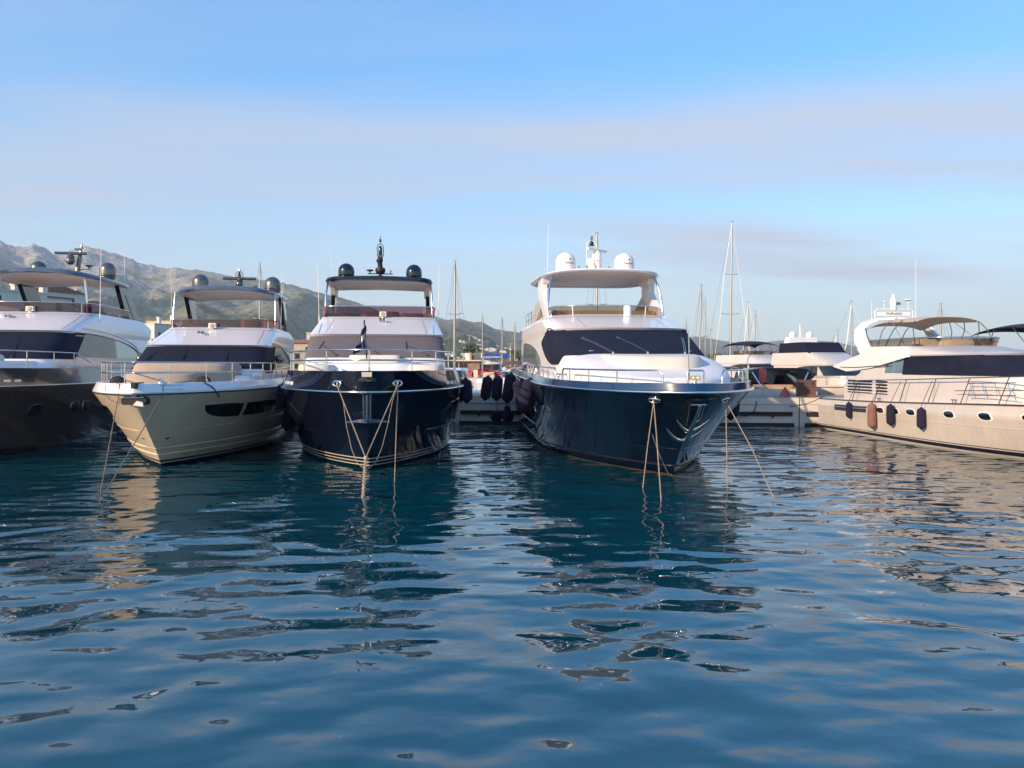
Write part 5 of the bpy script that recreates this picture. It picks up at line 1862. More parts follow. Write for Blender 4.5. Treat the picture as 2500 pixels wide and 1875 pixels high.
g = 'navy fenders hanging between the yachts'
fender('fender', 'navy fender squeezed between the gold and black yachts, upper of two', P(689, 966, 27.9), 0.78, 0.21, M['fender'], tilt=(0, rad(6)), top=P(686, 905, 28.4), group=g)
fender('fender', 'navy fender squeezed between the gold and black yachts, lower of two', P(704, 1020, 28.6), 0.80, 0.22, M['fender'], tilt=(0, rad(8)), top=P(712, 912, 29.0), group=g)
fender('fender', 'fat navy fender on the free side of the black yacht, beside the gap', P(1138, 953, 30.4), 0.78, 0.24, M['fender'], tilt=(0, rad(-3)), top=P(1130, 908, 30.0), group=g)
fender('fender', 'navy fender half hidden behind the fat one on the black yacht', P(1124, 953, 31.2), 0.78, 0.20, M['fender'], top=P(1120, 908, 31.0), group=g)
fl = 'navy fenders along the side of the blue yacht'
fender('fender', 'large tilted navy fender by the steel rail of the blue yacht', to_world(YB, HB.on(-1, 9.2, 1.95, 0.25)), 1.10, 0.25, M['fender'], tilt=(0, rad(14)), top=to_world(YB, HB.pt(-1, 9.2, 2.64) + Vector((0.1, 0, 0.34))), group=fl)
fender('fender', 'navy fender just aft of the large tilted one on the blue yacht', to_world(YB, HB.on(-1, 12.2, 1.85, 0.22)), 1.0, 0.22, M['fender'], tilt=(0, rad(-12)), top=to_world(YB, HB.pt(-1, 12.2, 2.64) + Vector((0.1, 0, 0.3))), group=fl)
fender('fender', 'long navy fender leaning outward from the quarter of the blue yacht', to_world(YB, HB.on(-1, 15.2, 2.0, 0.45)), 1.15, 0.25, M['fender'], tilt=(0, rad(9)), top=to_world(YB, HB.pt(-1, 15.2, 2.64) + Vector((0.1, 0, 0.35))), group=fl)
fender('fender', 'navy fender of a pair at the stern of the blue yacht, nearer its hull', to_world(YB, (-3.95, 18.0, 2.02)), 1.0, 0.25, M['fender'], tilt=(0, rad(5)), top=to_world(YB, (-3.3, 18.0, 3.0)), group=fl)
fender('fender', 'navy fender of a pair at the stern of the blue yacht, farther from its hull', to_world(YB, (-4.45, 18.3, 2.02)), 1.0, 0.25, M['fender'], tilt=(0, rad(8)), top=to_world(YB, (-3.3, 18.2, 3.0)), group=fl)
fender('fender', 'slim navy fender hanging low at the stern of the blue yacht', to_world(YB, (-3.45, 18.2, 0.75)), 0.75, 0.15, M['fender'], top=to_world(YB, (-3.2, 18.2, 2.6)), group=fl)
for k, (px, off) in enumerate(((1212, 'outer'), (1240, 'inner'))):
    b = thing('ball_fender', 'round navy ball fender by the pontoon strip, %s of the two balls' % off, 'fender', P(px, 1017, 38.6), 0, 'round fenders at the pontoon')
    ball(b, (0, 0, 0), 0.29, M['fender'], 'ball')
    MB().tube([(0, 0, 0.25), (0.1, 0.05, 0.9), (0.3, 0.3, 1.6)], 0.014, 6).build('lanyard', M['rope_dark'], b)
fender('fender', 'broad navy fender on the far bow of the blue yacht, beside the mooring rope', to_world(YB, HB.on(1, 6.6, 1.85, 0.26)), 0.85, 0.27, M['fender'], tilt=(0, rad(4)), top=to_world(YB, HB.pt(1, 6.6, 2.64)))
gr = 'fenders along the cream yacht'
for y, zc, ln, r, m_, lab in ((16.7, 1.10, 0.62, 0.13, M['fender'], 'small navy fender over the side vent of the cream yacht'),
                              (14.67, 0.98, 0.95, 0.17, M['fender_brown'], 'brown fender hanging on the cream yacht between navy ones'),
                              (13.26, 1.10, 0.74, 0.16, M['fender'], 'navy fender beside a porthole next to the brown one on the cream yacht'),
                              (11.2, 1.10, 0.70, 0.155, M['fender'], 'navy fender farthest forward on the cream yacht, between two portholes')):
    p = to_world(YR, HR.on(-1, y, 1.2, r + 0.03))
    p.z = zc
    fender('fender', lab, p, ln, r, m_, top=to_world(YR, HR.pt(-1, y, 1.95) + Vector((0.12, 0, 0.85))), group=gr)

# ============================================================ mooring lines
c_l = to_world(YC, HC.on(-1, y_at(HC, 0.82, 2.6), 2.6, 0.06))
c_r = to_world(YC, HC.on(1, y_at(HC, 0.82, 2.6), 2.6, 0.06))
join = P(893, 1118, 20.0)
mooring('mooring_rope', 'taut beige rope from the black yacht to the chain, on the gold yacht side', [c_l, c_l.lerp(join, .5), join], 0.016, M['rope'])
mooring('mooring_rope', 'taut beige rope from the black yacht to the chain, on the blue yacht side', [c_r, c_r.lerp(join, .5), join], 0.016, M['rope'])
mooring('slack_line', 'thin slack line looping under the black bow, on the gold yacht side', [c_l] + [P(x, y, d) for x, y, d in ((838, 980, 21.3), (846, 1040, 20.9), (858, 1095, 20.5), (872, 1130, 20.1), (892, 1147, 19.7))], 0.010, M['rope'], 'line')
mooring('slack_line', 'thin slack line looping under the black bow, on the blue yacht side', [c_r] + [P(x, y, d) for x, y, d in ((958, 980, 21.3), (946, 1040, 20.9), (932, 1095, 20.5), (916, 1132, 20.1), (894, 1147, 19.7))], 0.010, M['rope'], 'line')
wl_ = W(962, 1178)
mooring('mooring_rope', 'beige rope dropping straight into the water from the black bow', [c_r, c_r.lerp(wl_, .5) + Vector((0, 0, -.05)), wl_ - Vector((0, 0, .4))], 0.014, M['rope'])
ch = thing('mooring_chain', 'rusty pale chain hanging from the black yacht ropes into the water', 'chain', tuple(join))
end = W(889, 1222) - Vector((0, 0.3, 0.35))
d = end - join
n_l = int(d.length / 0.085)
dn = d.normalized()
sx = dn.cross(Vector((0, 0, 1))).normalized()
sy_ = dn.cross(sx)
for k in range(n_l):
    c = dn * (k + 0.5) * d.length / n_l
    ax = sx if k % 2 else sy_
    pts = [c + dn * 0.062 * math.cos(a) + ax * 0.036 * math.sin(a) for a in [2 * math.pi * j / 10 for j in range(10)]]
    MB().tube(pts, 0.0145, 5, closed=True).build('link', M['alga'], ch)
ball(ch, (0, 0, 0), 0.06, M['alga'], 'shackle')

ga = to_world(YG, (-0.75, 0.95, 2.62))
gb = to_world(YG, (1.05, 2.3, 2.64))
ge = W(240, 1207) - Vector((0, 0, .25))
pa = to_world(YG, HG.on(-1, y_at(HG, 0.42, 2.30), 2.30, 0.05))
pb = to_world(YG, HG.on(1, y_at(HG, 0.62, 2.30), 2.30, 0.05))
mooring('mooring_rope', 'dark rope running over the gold bow edge down into the water, steeper of two', [ga, to_world(YG, HG.on(-1, y_at(HG, 0.42, 2.58), 2.58, 0.03)), pa, pa.lerp(ge, .5), ge], 0.014, M['rope_thin'])
mooring('mooring_rope', 'dark rope slanting from the tan covered foredeck down into the water', [gb, to_world(YG, HG.on(1, y_at(HG, 0.62, 2.58), 2.58, 0.03)), pb, pb.lerp(ge, .5), ge], 0.014, M['rope_thin'])
pc = [to_world(YG, HG.on(1, y_at(HG, x, z), z, 0.03)) for x, z in ((1.45, 2.58), (1.62, 2.45), (1.72, 2.30), (1.74, 2.15))]
mooring('rope_end', 'short dark rope end hanging over the white edge of the gold yacht', [to_world(YG, (1.35, 2.6, 2.68))] + pc, 0.018, M['rope_dark'])
lp = [to_world(YG, HG.on(-1, y_at(HG, x, z), z, 0.03)) for x, z in ((1.0, 2.5), (0.95, 2.3), (0.85, 2.14), (0.65, 2.08), (0.5, 2.14), (0.42, 2.25))]
mooring('slack_line', 'thin loop of line over the sunlit gold bow', [to_world(YG, (-0.95, 1.9, 2.66))] + lp, 0.008, M['rope_thin'], 'line')

b_l = to_world(YB, HB.on(-1, y_at(HB, 0.95, 2.2), 2.2, 0.05))
b_r = to_world(YB, HB.on(1, y_at(HB, 0.95, 2.2), 2.2, 0.05))
mooring('mooring_rope', 'beige rope hanging straight down from the dark blue bow', [b_l, b_l.lerp(W(1566, 1190), .5) + Vector((0, 0, -.06)), W(1566, 1192) - Vector((0, 0, .3))], 0.014, M['rope'])
mooring('mooring_rope', 'beige rope running forward into the water from the same fairlead of the blue yacht', [b_l, b_l.lerp(W(1617, 1228), .35), W(1617, 1230) - Vector((0, 0, .3))], 0.016, M['rope'])
mooring('mooring_rope', 'bright taut rope slanting away from the far bow of the blue yacht', [b_r, b_r.lerp(W(1908, 1228), .5), W(1910, 1230) - Vector((0, 0, .3))], 0.014, M['rope'])
mooring('mooring_rope', 'slack beige rope dropping from the far bow of the blue yacht', [b_r, b_r.lerp(W(1776, 1190), .5) - Vector((0, 0, .05)), W(1776, 1192) - Vector((0, 0, .3))], 0.014, M['rope'])
mooring('slack_line', 'thin dark line sagging across the water under the blue bow', [P(x, y, d) for x, y, d in ((1801, 1080, 21.6), (1792, 1105, 21.2), (1770, 1130, 20.9), (1735, 1158, 20.7), (1700, 1168, 20.6), (1660, 1165, 20.4), (1632, 1158, 20.3), (1610, 1110, 20.3), (1592, 1060, 20.4))], 0.009, M['rope_thin'], 'line')
mooring('mooring_rope', 'black rope from the cream yacht stern to the pontoon', arc(to_world(YR, (-2.35, 19.6, 1.62)), pon(44.5, 0.0, 1.0), 0.12), 0.018, M['rope_dark'])
mooring('hose', 'black hose looped over the pontoon edge beside the cream yacht', [pon(*q) for q in ((41.2, 0.3, 1.50), (41.25, -0.05, 1.42), (41.4, -0.06, 0.9), (41.8, -0.08, 0.55), (42.3, -0.08, 0.50), (42.7, -0.08, 0.75), (42.8, -0.05, 1.1), (42.9, 0.1, 1.48))], 0.024, M['rope_dark'], 'hose')

# ============================================================ things on the pontoon
cr = thing('wooden_crate', 'brown wooden crate standing on the pontoon by the cream yacht', 'crate', tuple(pon(45.6, 1.0, 1.475)), rad(-8))
for k in range(5):
    MB().box((0, -0.40, 0.09 + k * 0.17), (0.86, 0.03, 0.155)).build('plank', M['brown'], cr, smooth=0)
    MB().box((0, 0.40, 0.09 + k * 0.17), (0.86, 0.03, 0.155)).build('plank', M['brown'], cr, smooth=0)
    for sd in (-1, 1):
        MB().box((sd * 0.42, 0, 0.09 + k * 0.17), (0.03, 0.77, 0.155)).build('plank', M['brown'], cr, smooth=0)
MB().box((0, 0, 0.865), (0.9, 0.86, 0.03)).build('lid', M['brown'], cr, smooth=0)
for sd in (-1, 1):
    MB().box((sd * 0.26, -0.42, 0.70), (0.14, 0.012, 0.12)).build('hand_hole', M['blackmat'], cr, smooth=0)

rp = thing('lifebuoy_post', 'tall faded red canister on a thin post on the pontoon', 'post', tuple(pon(43.3, 0.7, 1.475)))
MB().tube([(0, 0, 0), (0, 0, 0.75)], 0.03, 8).build('post', M['alu'], rp)
MB().lathe([(0.10, 0.72), (0.18, 0.76), (0.18, 1.40), (0.15, 1.46), (0.02, 1.48)], (0, 0, 0), 16).build('canister', M['red'], rp, smooth=40)

fg = thing('folded_parasol', 'small red cloth cone folded on the pontoon near the crate', 'parasol', tuple(pon(44.5, 0.9, 1.475)))
rows = []
for j in range(8):
    t = j / 7
    rows.append([((0.03 + 0.24 * t) * math.cos(a) * (1 + 0.25 * math.sin(5 * a)), (0.03 + 0.16 * t) * math.sin(a), 0.50 - 0.48 * t) for a in [2 * math.pi * k / 20 for k in range(20)]])
MB().grid(rows, closed=True).build('cloth', M['red'], fg, smooth=50)
MB().tube([(0, 0, 0), (0, 0, 0.56)], 0.012, 6).build('pole', M['alu'], fg)

st = thing('boarding_steps', 'steel boarding rail and steps at the pontoon edge beside the blue yacht', 'steps', tuple(pon(41.0, 0.35, 1.475)))
for x in (-0.8, -0.1, 0.55):
    MB().tube([(x, 0, 0), (x, 0, 0.50), (x + 0.05, 0, 0.56), (x + 0.35, 0, 0.56), (x + 0.4, 0, 0.5), (x + 0.4, 0, 0)], 0.022, 6).build('rail_hoop', M['chrome'], st)
for k in range(3):
    MB().box((-0.4, 0.55, 0.08 + 0.16 * k), (1.5, 0.5 - 0.14 * k, 0.10)).build('step', M['paintwhite'], st, smooth=0)
fbx = thing('power_pedestal', 'white service pedestal on the pontoon between the black and blue yachts', 'pedestal', tuple(pon(28.9, 1.3, 1.475)))
MB().box((0, 0, 0.18), (0.3, 0.3, 0.36), top=0.9).build('pedestal_body', M['paintwhite'], fbx)
MB().box((0, 0, 0.39), (0.32, 0.32, 0.06)).build('pedestal_cap', M['slate'], fbx)


# ============================================================ other boats
def small_yacht(label, tip, a, L, beam, zg, hull_m, cabin, cov=None, bimini=None, bim_m=None, arch=False, domes=(), glass=None, screen=True, house_m=None,
                group='boats moored beyond the pontoon', rails=True):
    o = thing('motor_yacht', label, 'yacht', (tip[0], tip[1], 0), rad(a), group)
    h = Hull(L, zg, [(-.5, L * .18), (0, L * .12), (zg * .6, L * .04), (zg, 0)], [(-.5, beam * .38), (0, beam * .45), (zg * .8, beam * .5), (zg, beam * .485)],
             [(-.5, L * .5), (zg, L * .45)], zb=-.5, q=((-.5, 1.0), (zg, .78)), sheer=zg * 0.12)
    h.shell(levels(-.5, zg, 10)).build('hull', hull_m, o, smooth=40)
    cap, dk = h.deck(0.08)
    cap.build('bulwark_cap', hull_m, o)
    dk.build('deck', M['gel_matt'], o)
    MB().tube(h.line(zg * 0.93, 0.01), 0.03, 6).build('rubbing_strake', M['gunmetal'], o)
    z0, z1, z2 = cabin['z']
    w_ = beam * cabin.get('w', 0.40)
    y0, ya = cabin['y']
    hs = House([(zg - .2, y0, w_, L * .16, 2.6, ya), (z0, y0 + .2, w_, L * .16, 2.7, ya), (z1, y0 + (z1 - z0) * 1.7, w_ * .96, L * .14, 2.8, ya),
                (z1 + .06, y0 + (z1 - z0) * 1.6, w_ * .98, L * .14, 2.8, ya + .3), (z2, y0 + (z1 - z0) * 1.7 + (z2 - z1) * 2.4, w_ * .90, L * .12, 2.8, ya + .3)])
    hs.shell([zg - .2, z0, lerp(z0, z1, .5), z1, z1 + .06, lerp(z1, z2, .5), z2]).build('superstructure', house_m or M['gel'], o, smooth=32)
    hs.panel_u(-0.60, 0.60, lambda u: z0, lambda u: z1, 0.03, nu=30, nz=4).build('windscreen', cov or M['glass'], o, smooth=50)
    for sd in (-1, 1):
        yb = y0 + L * .16 + .9
        hs.panel_s(sd, yb, ya - .8, lambda y: z0, lambda y: z1 - (z1 - z0) * .75 * sm((y - yb) / (ya - .8 - yb)) ** 2, 0.03, ny=12).build('side_window', glass or M['glass'], o, smooth=50)
    if screen:
        fly_screen(o, hs, -0.7, 0.7, z2, 0.32, M['smoke'], 0.05)
        for x0 in (-0.7, 0.7):
            b = rounded_block([(z2 - .1, 1.0), (z2 + .3, 1.0), (z2 + .38, .85)], ya - 3.4, ya - 2.8, 0.4, 3)
            b.v = [(x + x0, y, z) for x, y, z in b.v]
            b.build('fly_seat', M['cushion'], o, smooth=50)
    if bimini:
        b0, b1, bz = bimini
        rows = []
        for k in range(9):
            t = k / 8
            rows.append([(w_ * .98 * c, lerp(b0, b1, t), bz - .22 * abs(c) ** 2.5 - .30 * abs(2 * t - 1) ** 2.4) for c in [-1 + j / 5 for j in range(11)]])
        MB().grid(rows).build('bimini', bim_m or M['canvas_dark'], o, smooth=60, solid=0.02)
        for sd in (-1, 1):
            for yy, yt in ((b0 + .6, b0 + .1), (b0 + .9, b0 + (b1 - b0) * .4), (b1 - .9, b1 - (b1 - b0) * .35), (b1 - .6, b1 - .05)):
                tt = (yt - b0) / (b1 - b0)
                MB().tube([(sd * w_ * .9, yy, z2 - .05), (sd * w_ * .97, yt, bz - .22 - .30 * abs(2 * tt - 1) ** 2.4)], 0.02, 6).build('bimini_hoop', M['gunmetal'], o)
    if arch:
        for sd in (-1, 1):
            MB().prism([(ya - 2.6, z2 - .3), (ya - 1.4, z2 - .3), (ya - .6, z2 + 1.0), (ya - 1.3, z2 + 1.0)], 'X', sd * w_ * .82, sd * w_ * .94).build('arch_leg', M['gel'], o)
        MB().box((0, ya - .95, z2 + 1.02), (w_ * 1.9, .75, .10)).build('arch_top', M['gel'], o)
    for (x, y, z, r, m_) in domes:
        dome(o, (x, y, z), r, r * 1.7, m_)
    if rails:
        pth = h.rail_path(0.12, 0.6, L * .55, n=16)
        rail(o, [pth], posts_on(pth, 0.6, 1.6), 0.018)
    return o, hs, h


# flybridge yacht with dark bimini, seen over the blue yacht's bow
o1, _, _ = small_yacht('white flybridge yacht with black bimini behind the black-topped boat', (22.8, 59.0), 13, 13.5, 4.2, 2.0, M['gel'],
                       {'z': (2.65, 3.25, 4.05), 'y': (3.2, 11.6)}, cov=M['cov_navy'], bimini=(6.6, 10.6, 5.25), arch=False, house_m=M['gel_old'])
# cruiser lying stern-on to the pontoon under a black hardtop
o2 = thing('motor_yacht', 'cream cruiser lying stern-on under an angular black hardtop', 'yacht', (16.4, 44.6, 0), rad(-5), 'boats moored beyond the pontoon')
h2 = Hull(12.5, 1.75, [(-.5, 2.2), (0, 1.4), (1.75, 0)], [(-.5, 1.5), (0, 1.85), (1.4, 2.05), (1.75, 2.0)], [(-.5, 6), (1.75, 5.4)], zb=-.5, q=((-.5, 1.0), (1.75, .8)))
o2.location = (16.4 + 12.5 * math.sin(rad(5)) * 0 + 0.2, 57.2, 0)
o2.rotation_euler = (0, 0, rad(176))
h2.shell(levels(-.5, 1.75, 10)).build('hull', M['gel_cream'], o2, smooth=40)
cap, dk = h2.deck(0.06)
cap.build('bulwark_cap', M['gel_cream'], o2)
dk.build('deck', M['gel_matt'], o2)
MB().box((0, 12.55, 1.10), (3.9, 0.10, 1.0)).build('transom', M['gel_cream'], o2)
MB().box((0, 13.0, 0.35), (3.7, 0.9, 0.12)).build('swim_platform', M['gel_cream'], o2)
wing = [(-2.1, 2.55), (-1.55, 2.92), (-0.8, 2.98), (0.9, 2.98), (1.75, 2.88), (1.95, 2.72), (1.55, 2.55), (0.9, 2.80), (-0.7, 2.80), (-1.15, 2.62), (-0.85, 1.9), (-1.25, 1.75)]
MB().prism(wing, 'Y', 9.2, 11.9).build('hardtop', M['black'], o2)
for sd in (-1, 1):
    MB().prism([(7.0, 1.7), (11.6, 1.7), (10.6, 2.8), (8.6, 2.85)], 'X', sd * 1.70, sd * 1.78).build('side_window', M['glass'], o2)
    MB().tube([(sd * 1.62, 12.0, 2.72), (sd * 1.05, 12.3, 1.72)], 0.045, 8).build('roof_strut', M['chrome'], o2)
MB().prism([(-1.7, 1.7), (1.7, 1.7), (1.45, 2.8), (-1.45, 2.8)], 'Y', 7.2, 8.2).build('saloon_bulkhead', M['glass'], o2)
MB().box((0, 11.2, 1.80), (2.6, 0.7, 0.35)).build('aft_sofa', M['tanseat'], o2)

o3, hs3, _ = small_yacht('older white yacht with navy cover across its flybridge near the crate', (23.0, 46.5), 15, 11.0, 4.2, 1.9, M['gel_cream'],
                         {'z': (2.45, 3.10, 4.0), 'y': (2.2, 9.8)}, cov=M['glass'], screen=False, house_m=M['gel_cream'], arch=False,
                         domes=((-0.7, 8.9, 5.15, 0.24, M['paintwhite']), (0.7, 8.9, 5.15, 0.24, M['paintwhite'])))
MB().prism([(5.9, 3.95), (9.5, 3.95), (9.3, 4.70), (6.7, 4.72)], 'X', -1.45, 1.45).build('fly_cover', M['cov_navy'], o3)
MB().box((0, 8.9, 4.9), (2.4, 0.6, 0.46), top=0.9).build('arch_top', M['gel'], o3)
MB().tube([(0, 9.0, 5.1), (0, 9.0, 6.1)], [0.07, 0.03], 8).build('mast', M['paintwhite'], o3)

o4, _, _ = small_yacht('white yacht with navy bimini lying on the far side of the cream yacht', (25.2, 21.0), 4.5, 17.5, 4.8, 1.9, M['gel_cream'],
                       {'z': (2.35, 3.05, 3.80), 'y': (4.6, 15.5)}, cov=M['glass'], bimini=(11.6, 16.2, 5.05), arch=False, house_m=M['gel_cream'],
                       domes=((-0.9, 10.2, 4.45, 0.27, M['black']),), group=None)
MB().tube([(-0.9, 10.2, 3.6), (-0.9, 10.2, 4.4)], 0.05, 8).build('dome_post', M['chrome'], o4)
MB().tube([(-1.75, 9.4, 3.4), (-1.6, 9.6, 4.05), (-1.2, 9.7, 4.20), (1.2, 9.7, 4.20), (1.6, 9.6, 4.05), (1.75, 9.4, 3.4)], 0.09, 8).build('radar_arch', M['gel_cream'], o4)
radar_bar(o4, (0.3, 9.8, 4.78), 1.4, 0.1, M['black'])
MB().tube([(0.3, 9.8, 4.2), (0.3, 9.8, 4.6)], 0.09, 8).build('mast', M['black'], o4)

# boats seen down the gap between the black and blue yachts
o5, _, _ = small_yacht('small white cabin cruiser seen bow-on behind the red car', (-2.6, 106.5), 3, 9.5, 3.0, 1.7, M['gel'],
                       {'z': (2.4, 3.3, 3.9), 'y': (2.2, 7.0), 'w': 0.42}, screen=False, group='small boats down the gap')
MB().box((0, 4.8, 4.35), (2.9, 3.2, 0.08)).build('canopy_top', M['paintwhite'], o5)
for sd in (-1, 1):
    for y in (3.4, 6.2):
        MB().tube([(sd * 1.25, y, 3.3), (sd * 1.35, y, 4.33)], 0.03, 6).build('canopy_post', M['paintwhite'], o5)
o6, _, _ = small_yacht('white cruiser with dark red canopy down the gap beside the blue yacht', (0.56, 62.0), 2, 9.5, 3.0, 1.6, M['gel'],
                       {'z': (2.1, 2.6, 3.0), 'y': (2.2, 7.0), 'w': 0.42}, screen=False, bimini=(3.6, 7.2, 3.55), bim_m=M['brown'], group='small boats down the gap')
o7, _, _ = small_yacht('low white motorboat behind the stern rail of the black yacht', (-6.6, 72.0), -8, 9.0, 2.9, 1.5, M['gel'],
                       {'z': (2.0, 2.6, 2.9), 'y': (2.4, 6.6), 'w': 0.42}, screen=False, group='small boats down the gap')


def sailboat(label, px, ytop, Y, L=11.0, a=0.0, spreaders=((0.5, 1.0),), lean=0.0, boom=True, r=0.075, stays=True, hull_m=None):
    base = P(px, HY, Y)
    top_z = CAM_H + (HY - ytop) / FPX * Y
    o = thing('sailboat', label, 'sailboat', (base.x, base.y, 0), rad(a), 'sailing boats with bare masts')
    my = L * 0.42
    zg = 1.15
    h = Hull(L, zg, [(-.4, L * .2), (0, L * .12), (zg, 0)], [(-.4, L * .10), (0, L * .135), (zg, L * .155)], [(-.4, L * .55), (zg, L * .55)], zb=-.4, q=((-.4, 1), (zg, .9)), taper=0.25)

    def sh(mb):
        mb.v = [(x, y - my, z) for x, y, z in mb.v]
        return mb
    sh(h.shell(levels(-.4, zg, 6), 20)).build('hull', hull_m or M['gel'], o, smooth=40)
    cap, dk = h.deck(0.03)
    sh(dk).build('deck', M['gel_matt'], o)
    sh(rounded_block([(zg - .1, 1.0), (zg + .35, .96), (zg + .42, .86)], L * .28, L * .66, L * .09, 3, .7)).build('coachroof', M['gel'], o, smooth=50)
    dx = lean
    pts = [(dx * k / 5, 0, lerp(0.9, top_z, k / 5)) for k in range(6)]
    MB().tube(pts, [r, r, r, r * .95, r * .85, r * .7], 8).build('mast', M['alu'], o, smooth=60)
    MB().box((dx, 0, top_z + .05), (.26, .10, .05)).build('masthead', M['alu'], o)
    H_ = top_z - 0.9
    prev = []
    for t, half in spreaders:
        z = .9 + H_ * t
        MB().tube([(dx * t - half, 0.1, z + .12), (dx * t, 0, z), (dx * t + half, 0.1, z + .12)], 0.03, 6).build('spreader', M['alu'], o)
    if boom:
        MB().tube([(0, 0.05, 2.1), (0, L * .36, 2.15)], .07, 8).build('boom', M['alu'], o)
        MB().tube([(0, 0.2, 2.28), (0, L * .2, 2.36), (0, L * .35, 2.26)], [.10, .16, .08], 8).build('furled_sail', M['canvas_dark'], o)
    if stays:
        rs = 0.008 + Y * 0.00006
        lines = [((dx, 0, top_z), (0, -my + .3, zg)), ((dx, 0, top_z), (0, L - my - .2, zg))]
        for sd in (-1, 1):
            seq = [(dx, 0, top_z)] + [(dx * t + sd * hf, 0.1, .9 + H_ * t + .12) for t, hf in sorted(spreaders, reverse=True)] + [(sd * L * .14, .2, zg)]
            lines.append(tuple(seq))
        for ln in lines:
            MB().tube(ln, rs, 4).build('stay', M['alu'], o)
    return o


sailboat('sailboat with the tallest bare mast and two spreader pairs, behind the blue yacht bow', 1782, 542, 79, 14, 8, ((0.44, 1.05), (0.68, 0.72)), 0.22, r=0.11)
sailboat('sailboat with a short-spreadered mast just beside the blue windscreen', 1707, 697, 60, 11, -6, ((0.52, 0.6),), 0.15)
sailboat('sailboat with the lower mast of a close pair beside the blue windscreen', 1722, 728, 96, 10, 5, ((0.5, 0.5),), 0.0, r=0.06)
sailboat('sailboat mast standing straight up behind the black bimini', 1827, 738, 94, 10, 10, ((0.48, 0.5),), 0.0)
sailboat('shorter sailboat mast just right of the black bimini', 1843, 760, 84, 10, 4, ((0.5, 0.5),), 0.05, r=0.06)
sailboat('sailboat with a tall mast at the stern rail of the black yacht', 1109, 638, 58, 12, -4, ((0.60, 0.62),), 0.05, r=0.10)
sailboat('sailboat with a pale mast far down the gap above the low house', 1178, 768, 90, 11, 2, ((0.55, 0.6),), 0.0)
sailboat('sailboat with a thin mast far down the gap beside the palm', 1226, 777, 78, 11, -3, ((0.55, 0.6),), 0.0, r=0.06)
sailboat('sailboat with a mast close behind the blue yacht quarter', 1257, 789, 92, 10, 6, ((0.55, 0.5),), 0.0)
sailboat('sailboat with a mast rising behind the gold yacht hardtop', 634, 641, 76, 12, 0, ((0.55, 0.7),), 0.0, r=0.09)
sailboat('sailboat with a mast rising behind the white radar of the blue yacht', 1457, 570, 62, 13, 0, ((0.55, 0.8),), 0.0, r=0.10)
sailboat('sailboat with a mast and inner stay beside the cream yacht arch', 2079, 736, 74, 11, 12, ((0.52, 0.45),), 0.0)
sailboat('sailboat with a low mast behind the navy covered flybridge', 2044, 806, 96, 10, 8, ((0.5, 0.5),), 0.0, r=0.06)
sailboat('sailboat with a mast seen through the beige bimini', 2297, 742, 70, 12, -10, ((0.52, 0.5),), 0.0, r=0.10)
sailboat('sailboat with the shortest mast beside the blue hardtop post', 1676, 778, 110, 9, 0, ((0.5, 0.4),), 0.0, r=0.06)


# ============================================================ town, trees and car behind the marina
def house(label, loc, rz, w, d, hgt, wall, rows=3, cols=3, chim=((0.2, 0.3),), gable=True, group='white town houses', terrace=False):
    o = thing('house', label, 'house', loc, rz, group)
    MB().box((0, 0, hgt / 2 - 0.5), (w, d, hgt + 1)).build('wall', wall, o, smooth=0)
    if gable:
        e = 0.35
        mb = MB()
        rh = d * 0.13
        mb.prism([(-d / 2 - e, hgt - .02), (d / 2 + e, hgt - .02), (0, hgt + rh)], 'X', -w / 2 - e, w / 2 + e)
        rf = mb.build('roof', M['tile'], o, smooth=0)
    else:
        mb = MB().box((0, 0, hgt + 0.12), (w + .4, d + .4, 0.24))
        rf = mb.build('roof', M['tile'] if terrace else wall, o, smooth=0)
        rh = 0.0
    for cx, cy in chim:
        mb = MB().box((cx * w, cy * d, hgt + rh * .5 + .9), (0.9, 0.9, 2.6))
        mb.box((cx * w, cy * d, hgt + rh * .5 + 2.3), (1.15, 1.15, 0.25))
        mb.build('chimney', M['wallwhite'], rf, smooth=0)
    for r in range(rows):
        for c in range(cols):
            z = (r + 0.55) * hgt / rows
            x = (c + 0.5) / cols * w - w / 2
            jit = rnd.uniform(-.2, .2)
            ww, wh = rnd.choice(((1.1, 1.3), (0.9, 2.0), (1.4, 1.2)))
            win = MB().box((x + jit, -d / 2 - .01, z), (ww, 0.10, wh)).build('window', M['shutter'], o, smooth=0)
            MB().box((x + jit, -d / 2 - .10, z - wh / 2 - .06), (ww + .3, 0.22, 0.10)).build('sill', M['wallwhite'], win, smooth=0)
        for c in range(2):
            z = (r + 0.55) * hgt / rows
            y = (c + 0.5) / 2 * d - d / 2
            for sx_ in (-1, 1):
                MB().box((sx_ * (w / 2 + .01), y, z), (0.10, 0.9, 1.3)).build('window', M['shutter'], o, smooth=0)
    return o


